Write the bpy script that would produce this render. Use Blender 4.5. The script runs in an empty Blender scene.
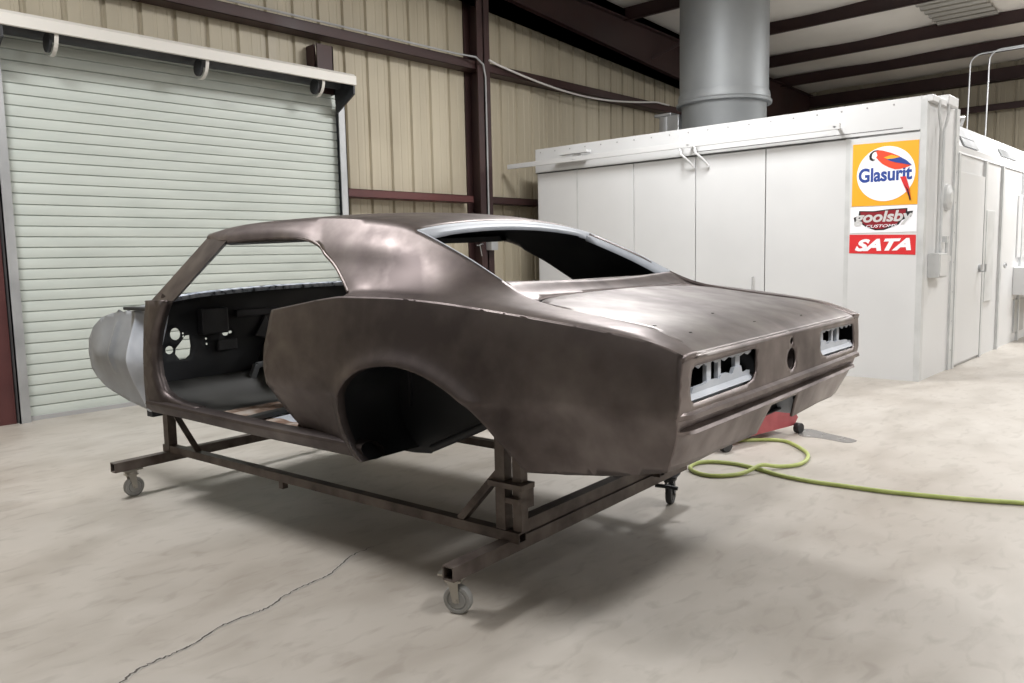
import bpy, bmesh, math, random
import numpy as np
from mathutils import Vector, Matrix, Euler
from mathutils.geometry import delaunay_2d_cdt
random.seed(7)
C = bpy.context.scene.collection
SC = bpy.context.scene
# ------------------------------------------------------------------ camera
def cam_rot(yaw, pitch, roll):
    cy, sy = math.cos(yaw), math.sin(yaw)
    f = Vector((sy*math.cos(pitch), cy*math.cos(pitch), math.sin(pitch)))
    r = Vector((cy, -sy, 0)); u = r.cross(f)
    r2 = r*math.cos(roll)+u*math.sin(roll); u2 = -r*math.sin(roll)+u*math.cos(roll)
    return Matrix((r2, u2, -f)).transposed()
cd = bpy.data.cameras.new('camera'); cam = bpy.data.objects.new('camera', cd); C.objects.link(cam)
cam.matrix_world = Matrix.Translation((0, 0, 1.255)) @ cam_rot(*[math.radians(a) for a in (47.4108, -6.0829, -1.2390)]).to_4x4()
cd.sensor_width = 36; cd.sensor_fit = 'HORIZONTAL'; cd.lens = 797.96/1024*36; cd.clip_start = .05; cd.clip_end = 200
SC.camera = cam
# ------------------------------------------------------------------ world, light, exposure
w = bpy.data.worlds.new('World'); SC.world = w; w.use_nodes = True
w.node_tree.nodes['Background'].inputs[0].default_value = (.75, .8, .9, 1)
w.node_tree.nodes['Background'].inputs[1].default_value = .02
SC.view_settings.view_transform = 'Standard'; SC.view_settings.look = 'None'
SC.view_settings.exposure = -0.17; SC.view_settings.gamma = 1; SC.view_settings.use_curve_mapping = False
def lamp(x, y, z, power, sx=1.2, sy=.6, col=(.99, .985, .98)):
    l = bpy.data.lights.new('high_bay_light', 'AREA'); l.shape = 'RECTANGLE'; l.size = sx; l.size_y = sy
    l.energy = power; l.color = col
    o = bpy.data.objects.new('high_bay_light', l); C.objects.link(o); o.location = (x, y, z); return o
LAMPS = [(0.5, 4.6, 4.5, 210), (6.3, 4.0, 4.5, 200), (6.2, -1.2, 4.5, 190), (1.4, -1.2, 4.5, 150), (12.2, 1.2, 4.3, 270),
         (15.2, -1.8, 4.2, 230), (12.2, -5.5, 4.3, 120), (-5, 2.5, 4.5, 40), (0.5, -7, 4.5, 70), (6.2, -7, 4.5, 130)]
for x, y, z, p in LAMPS:
    lamp(x, y, z, p)
    l = bpy.data.lights.new('ceiling_fill_light', 'POINT'); l.energy = p*.20; l.shadow_soft_size = .25; l.color = (.99, .985, .98)  # unseen point fill added below each lamp to brighten the ceiling
    o = bpy.data.objects.new('ceiling_fill_light', l); C.objects.link(o); o.location = (x, y, z-.15)

# ------------------------------------------------------------------ materials
def nm(name):
    m = bpy.data.materials.new(name); m.use_nodes = True
    return m, m.node_tree.nodes, m.node_tree.links, m.node_tree.nodes['Principled BSDF']
def rgb(r, g, b):
    f = lambda c: (c/255/12.92) if c/255 <= .04045 else ((c/255+.055)/1.055)**2.4
    return (f(r), f(g), f(b), 1)
def flat(name, col, rough=.5, metal=0, spec=.5):
    m, n, l, p = nm(name); p.inputs['Base Color'].default_value = col
    p.inputs['Roughness'].default_value = rough; p.inputs['Metallic'].default_value = metal
    p.inputs['Specular IOR Level'].default_value = spec
    return m
def noisy(name, cols, scale=3, detail=6, rough=(.5, .6), metal=0, bump=0, bscale=40, stretch=(1, 1, 1), pos=None, coord='Object', spec=.5):
    m, n, l, p = nm(name)
    tc = n.new('ShaderNodeTexCoord'); mp = n.new('ShaderNodeMapping'); mp.inputs['Scale'].default_value = stretch
    l.new(tc.outputs[coord], mp.inputs[0])
    nz = n.new('ShaderNodeTexNoise'); nz.inputs['Scale'].default_value = scale; nz.inputs['Detail'].default_value = detail
    l.new(mp.outputs[0], nz.inputs['Vector'])
    cr = n.new('ShaderNodeValToRGB'); l.new(nz.outputs['Fac'], cr.inputs[0])
    k = len(cols); e = cr.color_ramp.elements
    while len(e) < k: e.new(.5)
    for i, c in enumerate(cols):
        e[i].position = pos[i] if pos else .3+.4*i/(k-1); e[i].color = c
    l.new(cr.outputs[0], p.inputs['Base Color'])
    mr = n.new('ShaderNodeMapRange'); l.new(nz.outputs['Fac'], mr.inputs[0])
    mr.inputs[1].default_value = .3; mr.inputs[2].default_value = .7
    mr.inputs[3].default_value = rough[0]; mr.inputs[4].default_value = rough[1]
    l.new(mr.outputs[0], p.inputs['Roughness'])
    p.inputs['Metallic'].default_value = metal; p.inputs['Specular IOR Level'].default_value = spec
    if bump:
        b = n.new('ShaderNodeBump'); b.inputs['Strength'].default_value = bump; b.inputs['Distance'].default_value = .01
        n2 = n.new('ShaderNodeTexNoise'); n2.inputs['Scale'].default_value = bscale; n2.inputs['Detail'].default_value = 5
        l.new(mp.outputs[0], n2.inputs['Vector']); l.new(n2.outputs['Fac'], b.inputs['Height']); l.new(b.outputs[0], p.inputs['Normal'])
    return m
def steel_material(name='bare_steel', k=1, tint=(1, 1, 1)):
    m, n, l, p = nm(name); T3 = lambda r, g, b: (r*k*tint[0], g*k*tint[1], b*k*tint[2], 1)
    tc = n.new('ShaderNodeTexCoord')
    a = n.new('ShaderNodeTexNoise'); a.inputs['Scale'].default_value = 1.8; a.inputs['Detail'].default_value = 5; a.inputs['Distortion'].default_value = .6
    b = n.new('ShaderNodeTexNoise'); b.inputs['Scale'].default_value = 9; b.inputs['Detail'].default_value = 8
    l.new(tc.outputs['Object'], a.inputs['Vector']); l.new(tc.outputs['Object'], b.inputs['Vector'])
    mx = n.new('ShaderNodeMix'); mx.data_type = 'FLOAT'; mx.inputs[0].default_value = .32
    l.new(a.outputs['Fac'], mx.inputs[2]); l.new(b.outputs['Fac'], mx.inputs[3])
    cr = n.new('ShaderNodeValToRGB'); l.new(mx.outputs[0], cr.inputs[0]); e = cr.color_ramp.elements
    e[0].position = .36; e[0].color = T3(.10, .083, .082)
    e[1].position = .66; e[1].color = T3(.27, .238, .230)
    x = e.new(.5); x.color = T3(.17, .145, .141)
    l.new(cr.outputs[0], p.inputs['Base Color'])
    mr = n.new('ShaderNodeMapRange'); l.new(mx.outputs[0], mr.inputs[0]); mr.inputs[1].default_value = .35; mr.inputs[2].default_value = .65
    mr.inputs[3].default_value = .50; mr.inputs[4].default_value = .36; l.new(mr.outputs[0], p.inputs['Roughness'])
    p.inputs['Metallic'].default_value = .95
    bp = n.new('ShaderNodeBump'); bp.inputs['Strength'].default_value = .12; bp.inputs['Distance'].default_value = .004
    l.new(b.outputs['Fac'], bp.inputs['Height']); l.new(bp.outputs[0], p.inputs['Normal'])
    return m
def floor_material():
    m, n, l, p = nm('concrete_floor')
    tc = n.new('ShaderNodeTexCoord')
    def noise(s, d, dist=0, st=(1, 1, 1)):
        mp = n.new('ShaderNodeMapping'); mp.inputs['Scale'].default_value = st; l.new(tc.outputs['Object'], mp.inputs[0])
        z = n.new('ShaderNodeTexNoise'); z.inputs['Scale'].default_value = s; z.inputs['Detail'].default_value = d; z.inputs['Distortion'].default_value = dist
        l.new(mp.outputs[0], z.inputs['Vector']); return z
    a = noise(.55, 8, .4); b = noise(2.2, 9, .3, (1, 1.6, 1)); g = noise(60, 3)
    cr = n.new('ShaderNodeValToRGB'); l.new(a.outputs['Fac'], cr.inputs[0]); e = cr.color_ramp.elements
    e[0].position = .3; e[0].color = (.37, .335, .295, 1); e[1].position = .7; e[1].color = (.48, .455, .42, 1)
    c2 = n.new('ShaderNodeValToRGB'); l.new(b.outputs['Fac'], c2.inputs[0]); e = c2.color_ramp.elements
    e[0].position = .32; e[0].color = (.72, .70, .67, 1); e[1].position = .56; e[1].color = (1, 1, 1, 1)
    mx = n.new('ShaderNodeMix'); mx.data_type = 'RGBA'; mx.blend_type = 'MULTIPLY'; mx.inputs[0].default_value = .6
    l.new(cr.outputs[0], mx.inputs[6]); l.new(c2.outputs[0], mx.inputs[7]); l.new(mx.outputs[2], p.inputs['Base Color'])
    f_ = noise(7, 10, .8, (1, 2.2, 1)); c3 = n.new('ShaderNodeValToRGB'); l.new(f_.outputs['Fac'], c3.inputs[0]); e = c3.color_ramp.elements
    e[0].position = .30; e[0].color = (.62, .60, .58, 1); e[1].position = .47; e[1].color = (1, 1, 1, 1)
    mx2 = n.new('ShaderNodeMix'); mx2.data_type = 'RGBA'; mx2.blend_type = 'MULTIPLY'; mx2.inputs[0].default_value = .36
    l.new(mx.outputs[2], mx2.inputs[6]); l.new(c3.outputs[0], mx2.inputs[7]); l.new(mx2.outputs[2], p.inputs['Base Color'])
    mr = n.new('ShaderNodeMapRange'); l.new(b.outputs['Fac'], mr.inputs[0]); mr.inputs[3].default_value = .35; mr.inputs[4].default_value = .6
    l.new(mr.outputs[0], p.inputs['Roughness']); p.inputs['Specular IOR Level'].default_value = .4
    bp = n.new('ShaderNodeBump'); bp.inputs['Strength'].default_value = .05; l.new(g.outputs['Fac'], bp.inputs['Height']); bp.inputs['Distance'].default_value = .003
    l.new(bp.outputs[0], p.inputs['Normal'])
    return m
M = {}
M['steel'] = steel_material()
M['steel_shade'] = steel_material('shaded_bare_steel', .74)  # same bare steel darkened, painting shade into the body sides and pillars
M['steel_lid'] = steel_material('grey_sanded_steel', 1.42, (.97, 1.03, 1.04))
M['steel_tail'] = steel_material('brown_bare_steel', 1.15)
M['floor'] = floor_material()
M['inside'] = noisy('black_undercoat', [(.006, .007, .009, 1), (.016, .018, .022, 1)], 6, rough=(.45, .7))
M['inside2'] = noisy('dark_grey_inner_metal', [(.012, .013, .016, 1), (.05, .052, .058, 1)], 5, rough=(.4, .6))
M['primer'] = noisy('light_grey_primer', [(.36, .39, .44, 1), (.55, .58, .63, 1)], 5, rough=(.45, .6))
M['primer_dark'] = noisy('grey_primer', [(.20, .215, .235, 1), (.36, .38, .41, 1)], 4, rough=(.35, .5), metal=.3)
M['flaky'] = noisy('speckled_blue_primer', [(.02, .02, .025, 1), (.30, .34, .42, 1), (.5, .54, .6, 1)], 30, detail=8, rough=(.5, .6), pos=[.36, .46, .62], stretch=(1, 1, 1))
M['rust'] = noisy('rusty_floor_metal', [(.45, .44, .42, 1), (.36, .29, .24, 1), (.16, .09, .06, 1), (.36, .32, .28, 1)], 6, detail=8, rough=(.6, .8), pos=[.3, .45, .55, .7])
M['floordark'] = noisy('dark_floor_pan', [(.015, .016, .016, 1), (.05, .05, .046, 1)], 4, rough=(.4, .6))
M['dolly'] = noisy('worn_brown_steel', [(.045, .034, .030, 1), (.11, .088, .078, 1), (.17, .145, .13, 1)], 9, detail=8, rough=(.45, .6), metal=.4)
M['black'] = flat('black_hollow', (.004, .004, .004, 1), .9)
M['zinc'] = flat('zinc_plate', (.42, .40, .36, 1), .35, .8)
M['caster_rubber'] = flat('grey_rubber', (.28, .28, .27, 1), .55)
M['dark_rubber'] = flat('dark_rubber', (.03, .03, .032, 1), .6)
M['red_iron'] = noisy('dark_red_iron', [(.026, .0115, .012, 1), (.042, .018, .017, 1)], 2, rough=(.45, .6))
M['red_iron2'] = noisy('brown_red_iron', [(.065, .018, .018, 1), (.10, .028, .026, 1)], 2, rough=(.4, .55))
M['wall'] = noisy('tan_metal_siding', [(.38, .335, .25, 1), (.47, .42, .32, 1)], 1.2, detail=7, rough=(.45, .6), stretch=(2.5, 1, .35))
M['insul'] = noisy('white_insulation', [(.70, .66, .60, 1), (.82, .78, .72, 1)], 1.0, detail=5, rough=(.6, .8), bump=.3, bscale=2)
M['door'] = noisy('pale_door_slat', [(.45, .49, .455, 1), (.53, .57, .53, 1)], 1.5, detail=8, rough=(.4, .5), stretch=(1, 1, 5))
M['hood'] = flat('cream_white_sheet', (.62, .60, .56, 1), .45)
M['galv'] = noisy('galvanised_steel', [(.36, .37, .38, 1), (.50, .51, .52, 1)], 3, rough=(.3, .45), metal=.6)
M['duct'] = noisy('duct_metal', [(.26, .275, .285, 1), (.33, .345, .355, 1)], 1.5, rough=(.5, .6), metal=.5)
M['booth'] = noisy('white_booth_paint', [(.61, .615, .62, 1), (.67, .675, .68, 1)], 1, rough=(.35, .45))
M['booth_edge'] = noisy('white_painted_angle', [(.50, .51, .51, 1), (.62, .63, .63, 1)], 5, rough=(.35, .5))
M['seam'] = flat('dark_seam', (.10, .10, .10, 1), .8)
M['seam2'] = flat('grey_seam', (.34, .34, .34, 1), .8)
M['hose'] = noisy('lime_hose_rubber', [(.31, .37, .10, 1), (.43, .49, .17, 1)], 12, rough=(.4, .5))
M['red'] = noisy('red_jack_paint', [(.30, .05, .06, 1), (.42, .10, .11, 1)], 10, rough=(.35, .5))
M['wire'] = flat('pale_wire_jacket', (.60, .58, .56, 1), .5)
M['crack'] = flat('dark_crack', (.09, .08, .07, 1), .9)
M['crack_edge'] = flat('chalky_crack_edge', (.43, .41, .38, 1), .9)
M['wet'] = noisy('damp_concrete', [(.13, .125, .12, 1), (.19, .18, .17, 1)], 6, rough=(.15, .3))
M['yellow'] = flat('yellow_vinyl', rgb(240, 172, 40), .45)
M['white_vinyl'] = flat('white_vinyl', rgb(245, 245, 250), .45)
M['blue'] = flat('blue_vinyl', rgb(40, 70, 150), .45)
M['red_vinyl'] = flat('red_vinyl', rgb(214, 45, 50), .45)
M['dred'] = flat('dark_red_vinyl', rgb(135, 20, 35), .45)
M['black_vinyl'] = flat('black_vinyl', rgb(28, 26, 30), .45)
M['silver'] = flat('silver_vinyl', rgb(205, 205, 205), .4)
M['orange'] = flat('orange_red_vinyl', rgb(228, 75, 45), .45)

# ------------------------------------------------------------------ mesh helpers
class MB:
    def __init__(s): s.v = []; s.f = []
    def add(s, vs, fs):
        o = len(s.v); s.v += [tuple(v) for v in vs]; s.f += [tuple(i+o for i in f) for f in fs]; return s
    def box(s, x0, x1, y0, y1, z0, z1):
        vs = [(x, y, z) for x in (x0, x1) for y in (y0, y1) for z in (z0, z1)]
        return s.add(vs, [(0, 1, 3, 2), (4, 6, 7, 5), (0, 4, 5, 1), (2, 3, 7, 6), (0, 2, 6, 4), (1, 5, 7, 3)])
    def grid(s, P, closed_u=False, flip=False):
        n, m = len(P), len(P[0]); vs = [p for r in P for p in r]; fs = []
        for i in range(n if closed_u else n-1):
            for j in range(m-1):
                a = i*m+j; b = ((i+1) % n)*m+j
                q = (a, b, b+1, a+1); fs.append(q[::-1] if flip else q)
        return s.add(vs, fs)
    def tube(s, pts, r, n=10, cap=True):
        pts = [Vector(p) for p in pts]; rings = []; prev = None
        for i, p in enumerate(pts):
            t = (pts[min(i+1, len(pts)-1)]-pts[max(i-1, 0)]).normalized()
            if prev is None:
                a = Vector((0, 0, 1)) if abs(t.z) < .9 else Vector((1, 0, 0))
                u = t.cross(a).normalized()
            else: u = (prev-t*prev.dot(t)).normalized()
            prev = u; v = t.cross(u)
            rr = r[i] if isinstance(r, (list, tuple)) else r
            rings.append([p+u*rr*math.cos(2*math.pi*k/n)+v*rr*math.sin(2*math.pi*k/n) for k in range(n)])
        vs = [q for R_ in rings for q in R_]; fs = []
        for i in range(len(rings)-1):
            for k in range(n):
                a = i*n+k; b = i*n+(k+1) % n; fs.append((a, b, b+n, a+n))
        if cap: fs += [tuple(range(n))[::-1], tuple((len(rings)-1)*n+k for k in range(n))]
        return s.add(vs, fs)
    def beam(s, a, b, wd, ht, up=(0, 0, 1)):
        a, b = Vector(a), Vector(b); t = (b-a).normalized(); u = Vector(up); sd = t.cross(u).normalized(); u = sd.cross(t)
        vs = [p+sd*x*wd/2+u*y*ht/2 for p in (a, b) for x, y in ((-1, -1), (1, -1), (1, 1), (-1, 1))]
        return s.add(vs, [(0, 3, 2, 1), (4, 5, 6, 7), (0, 1, 5, 4), (1, 2, 6, 5), (2, 3, 7, 6), (3, 0, 4, 7)])
    def prism(s, poly, axis, a, b):
        # polygon in the two other axes extruded between a and b
        def P(u, v, w): return {0: (w, u, v), 1: (u, w, v), 2: (u, v, w)}[axis]
        n = len(poly); vs = [P(u, v, a) for u, v in poly]+[P(u, v, b) for u, v in poly]
        fs = [tuple(range(n)), tuple(range(n, 2*n))[::-1]]+[(i, i+n, (i+1) % n+n, (i+1) % n) for i in range(n)]
        return s.add(vs, fs)
    def lathe(s, prof, c, axis=2, n=24):
        # prof: (radius, height)
        P = []
        for r, h in prof:
            row = []
            for k in range(n+1):
                a = 2*math.pi*k/n; x, y = r*math.cos(a), r*math.sin(a)
                d = {2: (x, y, h), 1: (x, h, y), 0: (h, x, y)}[axis]
                row.append((c[0]+d[0], c[1]+d[1], c[2]+d[2]))
            P.append(row)
        return s.grid(P)
    def build(s, name, mat, parent=None, smooth=False, bevel=0, sharp=35, mats=None, fix=True, merge=True, solid=None):
        me = bpy.data.meshes.new(name); me.from_pydata(s.v, [], s.f); me.validate()
        bm = bmesh.new(); bm.from_mesh(me)
        if merge: bmesh.ops.remove_doubles(bm, verts=bm.verts, dist=1e-4)
        if fix: bmesh.ops.recalc_face_normals(bm, faces=bm.faces)
        bm.to_mesh(me); bm.free()
        for m_ in (mats or [mat]): me.materials.append(m_)
        if smooth:
            for p in me.polygons: p.use_smooth = True
            me.set_sharp_from_angle(angle=math.radians(sharp))
        o = bpy.data.objects.new(name, me); C.objects.link(o)
        if parent is not None: o.parent = parent
        if solid:
            sm = o.modifiers.new('thickness', 'SOLIDIFY'); sm.thickness = solid[0]; sm.offset = solid[1]
            if len(me.materials) > 1: sm.material_offset = 1; sm.material_offset_rim = 0
        if bevel:
            b = o.modifiers.new('bevel', 'BEVEL'); b.width = bevel; b.segments = 2; b.limit_method = 'ANGLE'
        return o
def empty(name, loc=(0, 0, 0), rz=0, parent=None):
    o = bpy.data.objects.new(name, None); C.objects.link(o); o.location = loc; o.rotation_euler = (0, 0, rz)
    o.empty_display_size = .2
    if parent is not None: o.parent = parent
    return o
def tag(o, label, cat, group=None, kind=None):
    o['label'] = label; o['category'] = cat
    if group: o['group'] = group
    if kind: o['kind'] = kind
    return o
def struct(o): o['kind'] = 'structure'; return o
def copy_tree(o, parent=None):
    c = o.copy(); C.objects.link(c)
    if parent is not None: c.parent = parent
    for ch in list(o.children): copy_tree(ch, c)
    return c
def inside(p, poly):
    x, y = p; r = False; n = len(poly)
    for i in range(n):
        x1, y1 = poly[i]; x2, y2 = poly[(i+1) % n]
        if (y1 > y) != (y2 > y) and x < (x2-x1)*(y-y1)/(y2-y1)+x1: r = not r
    return r
def densify(poly, step):
    out = []
    for i in range(len(poly)):
        a, b = poly[i], poly[(i+1) % len(poly)]; d = math.hypot(b[0]-a[0], b[1]-a[1]); k = max(1, int(round(d/step)))
        for j in range(k): out.append((a[0]+(b[0]-a[0])*j/k, a[1]+(b[1]-a[1])*j/k))
    return out
def segdist(p, poly, closed=True):
    P = np.array(poly, float); Q = np.roll(P, -1, 0)
    if not closed: P, Q = P[:-1], Q[:-1]
    d = Q-P; q = np.array(p)-P; t = np.clip((q*d).sum(1)/((d*d).sum(1)+1e-12), 0, 1)
    return float(np.sqrt(((q-t[:, None]*d)**2).sum(1)).min())
def patch(mb, outer, holes, step, fn, bstep=None, flip=False, bands=()):
    """flat region with holes, triangulated and carried onto the surface fn(u, v)"""
    bstep = bstep or step
    loops = [densify(outer, bstep)]+[densify(h, bstep) for h in holes]
    vs = []; es = []
    for L in loops:
        o = len(vs); vs += L; es += [(o+i, o+(i+1) % len(L)) for i in range(len(L))]
    bl = []
    for B in bands:
        run = []
        for p in list(B)+[None]:
            ok = p is not None and inside(p, outer) and not any(inside(p, h) for h in holes) and min(segdist(p, L) for L in loops) > .0045
            if ok and any(segdist(p, q, False) < .004 for q in bl if len(q) > 1): ok = False
            if ok: run.append(tuple(p))
            else:
                if len(run) > 1: bl.append(run)
                run = []
    for L in bl:
        o = len(vs); vs += L; es += [(o+i, o+i+1) for i in range(len(L)-1)]
    xs = [p[0] for p in outer]; ys = [p[1] for p in outer]
    nx = int((max(xs)-min(xs))/step)+1; ny = int((max(ys)-min(ys))/(step*.866))+1
    for j in range(ny+1):
        for i in range(nx+1):
            p = (min(xs)+(i+.5*(j % 2))*step, min(ys)+j*step*.866)
            if not inside(p, outer) or any(inside(p, h) for h in holes): continue
            if min(segdist(p, L) for L in loops) < .35*min(step, bstep*1.3): continue
            if bl and min(segdist(p, L, False) for L in bl) < .45*step: continue
            vs.append(p)
    r = delaunay_2d_cdt([Vector(v) for v in vs], es, [], 0, 1e-6)
    V, F = r[0], r[2]; fs = []
    for f in F:
        c = (sum(V[i][0] for i in f)/3, sum(V[i][1] for i in f)/3)
        if inside(c, loops[0]) and not any(inside(c, h) for h in loops[1:]): fs.append(tuple(f)[::-1] if flip else tuple(f))
    return mb.add([fn(v[0], v[1]) for v in V], fs)
def pchip(xs, ys):
    xs = np.array(xs, float); ys = np.array(ys, float); h = np.diff(xs); d = np.diff(ys)/h; m = np.zeros(len(xs))
    for i in range(1, len(xs)-1):
        if d[i-1]*d[i] > 0:
            w1 = 2*h[i]+h[i-1]; w2 = h[i]+2*h[i-1]; m[i] = (w1+w2)/(w1/d[i-1]+w2/d[i])
    m[0] = d[0]; m[-1] = d[-1]
    def f(x):
        x = min(max(x, xs[0]), xs[-1]); i = min(int(np.searchsorted(xs, x, 'right'))-1, len(xs)-2); i = max(i, 0)
        t = (x-xs[i])/h[i]
        return float((2*t**3-3*t*t+1)*ys[i]+(t**3-2*t*t+t)*h[i]*m[i]+(-2*t**3+3*t*t)*ys[i+1]+(t**3-t*t)*h[i]*m[i+1])
    return f
def catmull(P, k):
    P = [Vector(p) for p in P]; out = []
    for i in range(len(P)-1):
        a = P[i-1] if i else P[0]*2-P[1]; b = P[i]; c = P[i+1]; d = P[i+2] if i+2 < len(P) else P[-1]*2-P[-2]
        for j in range(k):
            t = j/k; out.append(.5*((2*b)+(c-a)*t+(2*a-5*b+4*c-d)*t*t+(3*b-a-3*c+d)*t**3))
    out.append(P[-1]); return out
def sstep(a, b, x): t = min(max((x-a)/(b-a), 0), 1); return t*t*(3-2*t)

# ================================================================== THE BUILDING
WY = 7.45          # sheeting of the end wall, girts stand proud of it to 7.25
mb = MB(); mb.grid([[(x, y, 0) for y in np.linspace(-12, 8, 3)] for x in np.linspace(-9, 19, 3)])
fl = struct(mb.build('floor', M['floor'], smooth=False))
for p in fl.data.polygons:
    if p.normal.z < 0: p.flip()
def rib_wall(name, a, b, z0, z1, axis, pos, hole=None, inward=-1):
    # ribbed sheet: profile along a..b, ribs every 0.305
    prof = []; x = a
    while x < b:
        prof += [(x, 0), (x+.10, 0), (x+.105, .004), (x+.125, .004), (x+.13, 0), (x+.20, 0), (x+.205, .004), (x+.225, .004), (x+.23, 0), (x+.262, 0), (x+.275, .03), (x+.302, .03), (x+.315, 0)]
        x += .315
    mb = MB()
    def strip(p0, zz0, zz1):
        P = []
        for u, d in p0:
            q = pos+inward*(-d)
            P.append([(u, q, z) if axis == 0 else (q, u, z) for z in (zz0, zz1)])
        mb.grid(P)
    if hole:
        h0, h1, hz = hole
        strip([p for p in prof if p[0] <= h0]+[(h0, 0)], z0, z1)
        strip([(h0, 0)]+[p for p in prof if h0 < p[0] < h1]+[(h1, 0)], hz, z1)
        strip([(h1, 0)]+[p for p in prof if p[0] >= h1], z0, z1)
    else: strip(prof, z0, z1)
    return struct(mb.build(name, M['wall'], fix=False))
rib_wall('wall_left', -9, 19, 0, 5.8, 0, WY, (1.97, 5.24, 3.05))
rib_wall('wall_back', -12, 7.45, 0, 4.85, 1, 17.95)
rib_wall('wall_front', -12, 8, 0, 5.8, 1, -9, inward=1)
rib_wall('wall_right', -9, 19, 0, 5.8, 0, -12, inward=1)
# roof: insulation above, purlins below it
RZ = lambda x: 5.22-.04*x
mb = MB(); mb.grid([[(x, y, RZ(x)+.21+.02*math.sin(y*2.1)) for y in np.linspace(-12, 7.5, 60)] for x in (-9, 0, 10, 18)])
struct(mb.build('ceiling', M['insul'], smooth=True))
def cee(mb, x, zb, y0, y1, d=.21, w_=.07):
    mb.box(x-.004, x+.004, y0, y1, zb, zb+d); mb.box(x-w_, x, y0, y1, zb, zb+.006); mb.box(x, x+w_, y0, y1, zb+d-.006, zb+d)
    mb.box(x-w_, x-w_+.005, y0, y1, zb, zb+.02)
for i, x in enumerate((-6.5, -4.9, -3.3, -1.7, 0, 1.7, 3.4, 5.2, 7.0, 8.8, 10.6, 12.7, 14.6, 16.2)):
    mb = MB(); cee(mb, x, RZ(x), -12, 7.42); o = mb.build('purlin', M['red_iron'])
    if x < 10: tag(o, 'dark red roof purlin over the open floor outside the frame', 'roof beam', 'purlins over the open floor'); 
    else:
        lab = {10.6: 'dark red roof purlin crossing just left of the big grey duct', 12.7: 'topmost dark red roof purlin right of the duct', 14.6: 'middle dark red roof purlin right of the duct', 16.2: 'dark red roof purlin right above the eave beam over the booth'}[x]
        tag(o, lab, 'roof beam', 'roof purlins')
mb = MB(); mb.box(17.75, 17.8, -12, 7.42, 4.36, 4.6); mb.box(17.7, 17.9, -12, 7.42, 4.36, 4.375)
tag(mb.build('eave_beam', M['red_iron']), 'lowest dark red eave beam along the top of the far wall', 'roof beam')
# tapered rafter along the end wall
mb = MB()
def rbot(x): return 4.55-.093*(x-7.67)
def rtop(x): return 4.86-.033*(x-9.34)
P = [(-9, rbot(-9)), (17.6, rbot(17.6)), (17.6, rtop(17.6)), (-9, rtop(-9))]
mb.prism(P, 1, 7.22, 7.235)
for a, b in (((-9, 7.15, rbot(-9)), (17.6, 7.15, rbot(17.6))), ):
    mb.add([(-9, 7.13, rbot(-9)), (17.6, 7.13, rbot(17.6)), (17.6, 7.33, rbot(17.6)), (-9, 7.33, rbot(-9)),
            (-9, 7.13, rbot(-9)+.012), (17.6, 7.13, rbot(17.6)+.012), (17.6, 7.33, rbot(17.6)+.012), (-9, 7.33, rbot(-9)+.012)],
           [(0, 1, 2, 3), (4, 7, 6, 5), (0, 4, 5, 1), (1, 5, 6, 2), (2, 6, 7, 3), (3, 7, 4, 0)])
    mb.add([(-9, 7.13, rtop(-9)), (17.6, 7.13, rtop(17.6)), (17.6, 7.33, rtop(17.6)), (-9, 7.33, rtop(-9)),
            (-9, 7.13, rtop(-9)-.012), (17.6, 7.13, rtop(17.6)-.012), (17.6, 7.33, rtop(17.6)-.012), (-9, 7.33, rtop(-9)-.012)],
           [(0, 1, 2, 3), (4, 7, 6, 5), (0, 4, 5, 1), (1, 5, 6, 2), (2, 6, 7, 3), (3, 7, 4, 0)])
raf = mb.build('rafter', M['red_iron']); tag(raf, 'deep dark red tapered rafter sloping down along the ribbed wall to the duct', 'roof beam')
mb = MB(); mb.beam((11.3, 7.2, rbot(11.3)+.15), (11.9, 6.35, RZ(11.9)+.1), .04, .04); mb.build('flange_brace', M['red_iron'], raf)
# girts
def girt(x0, x1, z, d=.11):
    mb = MB(); mb.box(x0, x1, 7.245, 7.25, z-d, z); mb.box(x0, x1, 7.245, 7.44, z-.006, z); mb.box(x0, x1, 7.245, 7.44, z-d, z-d+.006)
    return mb
tag(girt(-9, 17.9, 3.70).build('wall_girt', M['red_iron']), 'long dark red girt running high across the ribbed wall', 'wall beam', 'wall girts')
tag(girt(5.28, 7.22, 2.03, .09).build('wall_girt', M['red_iron2']), 'red brown girt between the roller door and the steel column', 'wall beam', 'wall girts')
tag(girt(7.58, 17.9, 2.03, .09).build('wall_girt', M['red_iron']), 'dark red lower girt right of the steel column beside the booth', 'wall beam', 'wall girts')
mb = MB(); mb.box(17.7, 17.75, -12, 7.2, 3.82, 3.94); mb.box(17.7, 17.93, -12, 7.2, 3.93, 3.94)
tag(mb.build('wall_girt', M['red_iron']), 'dark red girt on the far tan wall behind the second booth', 'wall beam', 'wall girts')
# columns: I sections
def icol(x0, x1, y0, y1, z1):
    mb = MB(); xm = (x0+x1)/2
    mb.box(x0, x1, y0, y0+.02, 0, z1); mb.box(x0, x1, y1-.02, y1, 0, z1); mb.box(xm-.012, xm+.012, y0, y1, 0, z1); return mb
col = icol(7.30, 7.52, 7.19, 7.44, 4.55).build('steel_column', M['red_iron'])
tag(col, 'dark red steel column against the ribbed wall left of the booth', 'column')
mb = MB(); mb.box(4.98, 5.18, 7.24, 7.255, 3.0, 3.5); mb.box(5.165, 5.18, 7.24, 7.44, 3.0, 3.5); mb.box(4.98, 5.0, 7.3, 7.44, 3.0, 3.5)
tag(mb.build('door_post', M['red_iron']), 'short dark red post between the roller door hood and the high girt', 'column')
mb = MB(); mb.box(1.80, 1.955, 7.24, 7.44, 0, 3.2)
tag(mb.build('door_post', M['red_iron2']), 'dark red jamb post at the left edge of the roller door', 'column')
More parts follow.
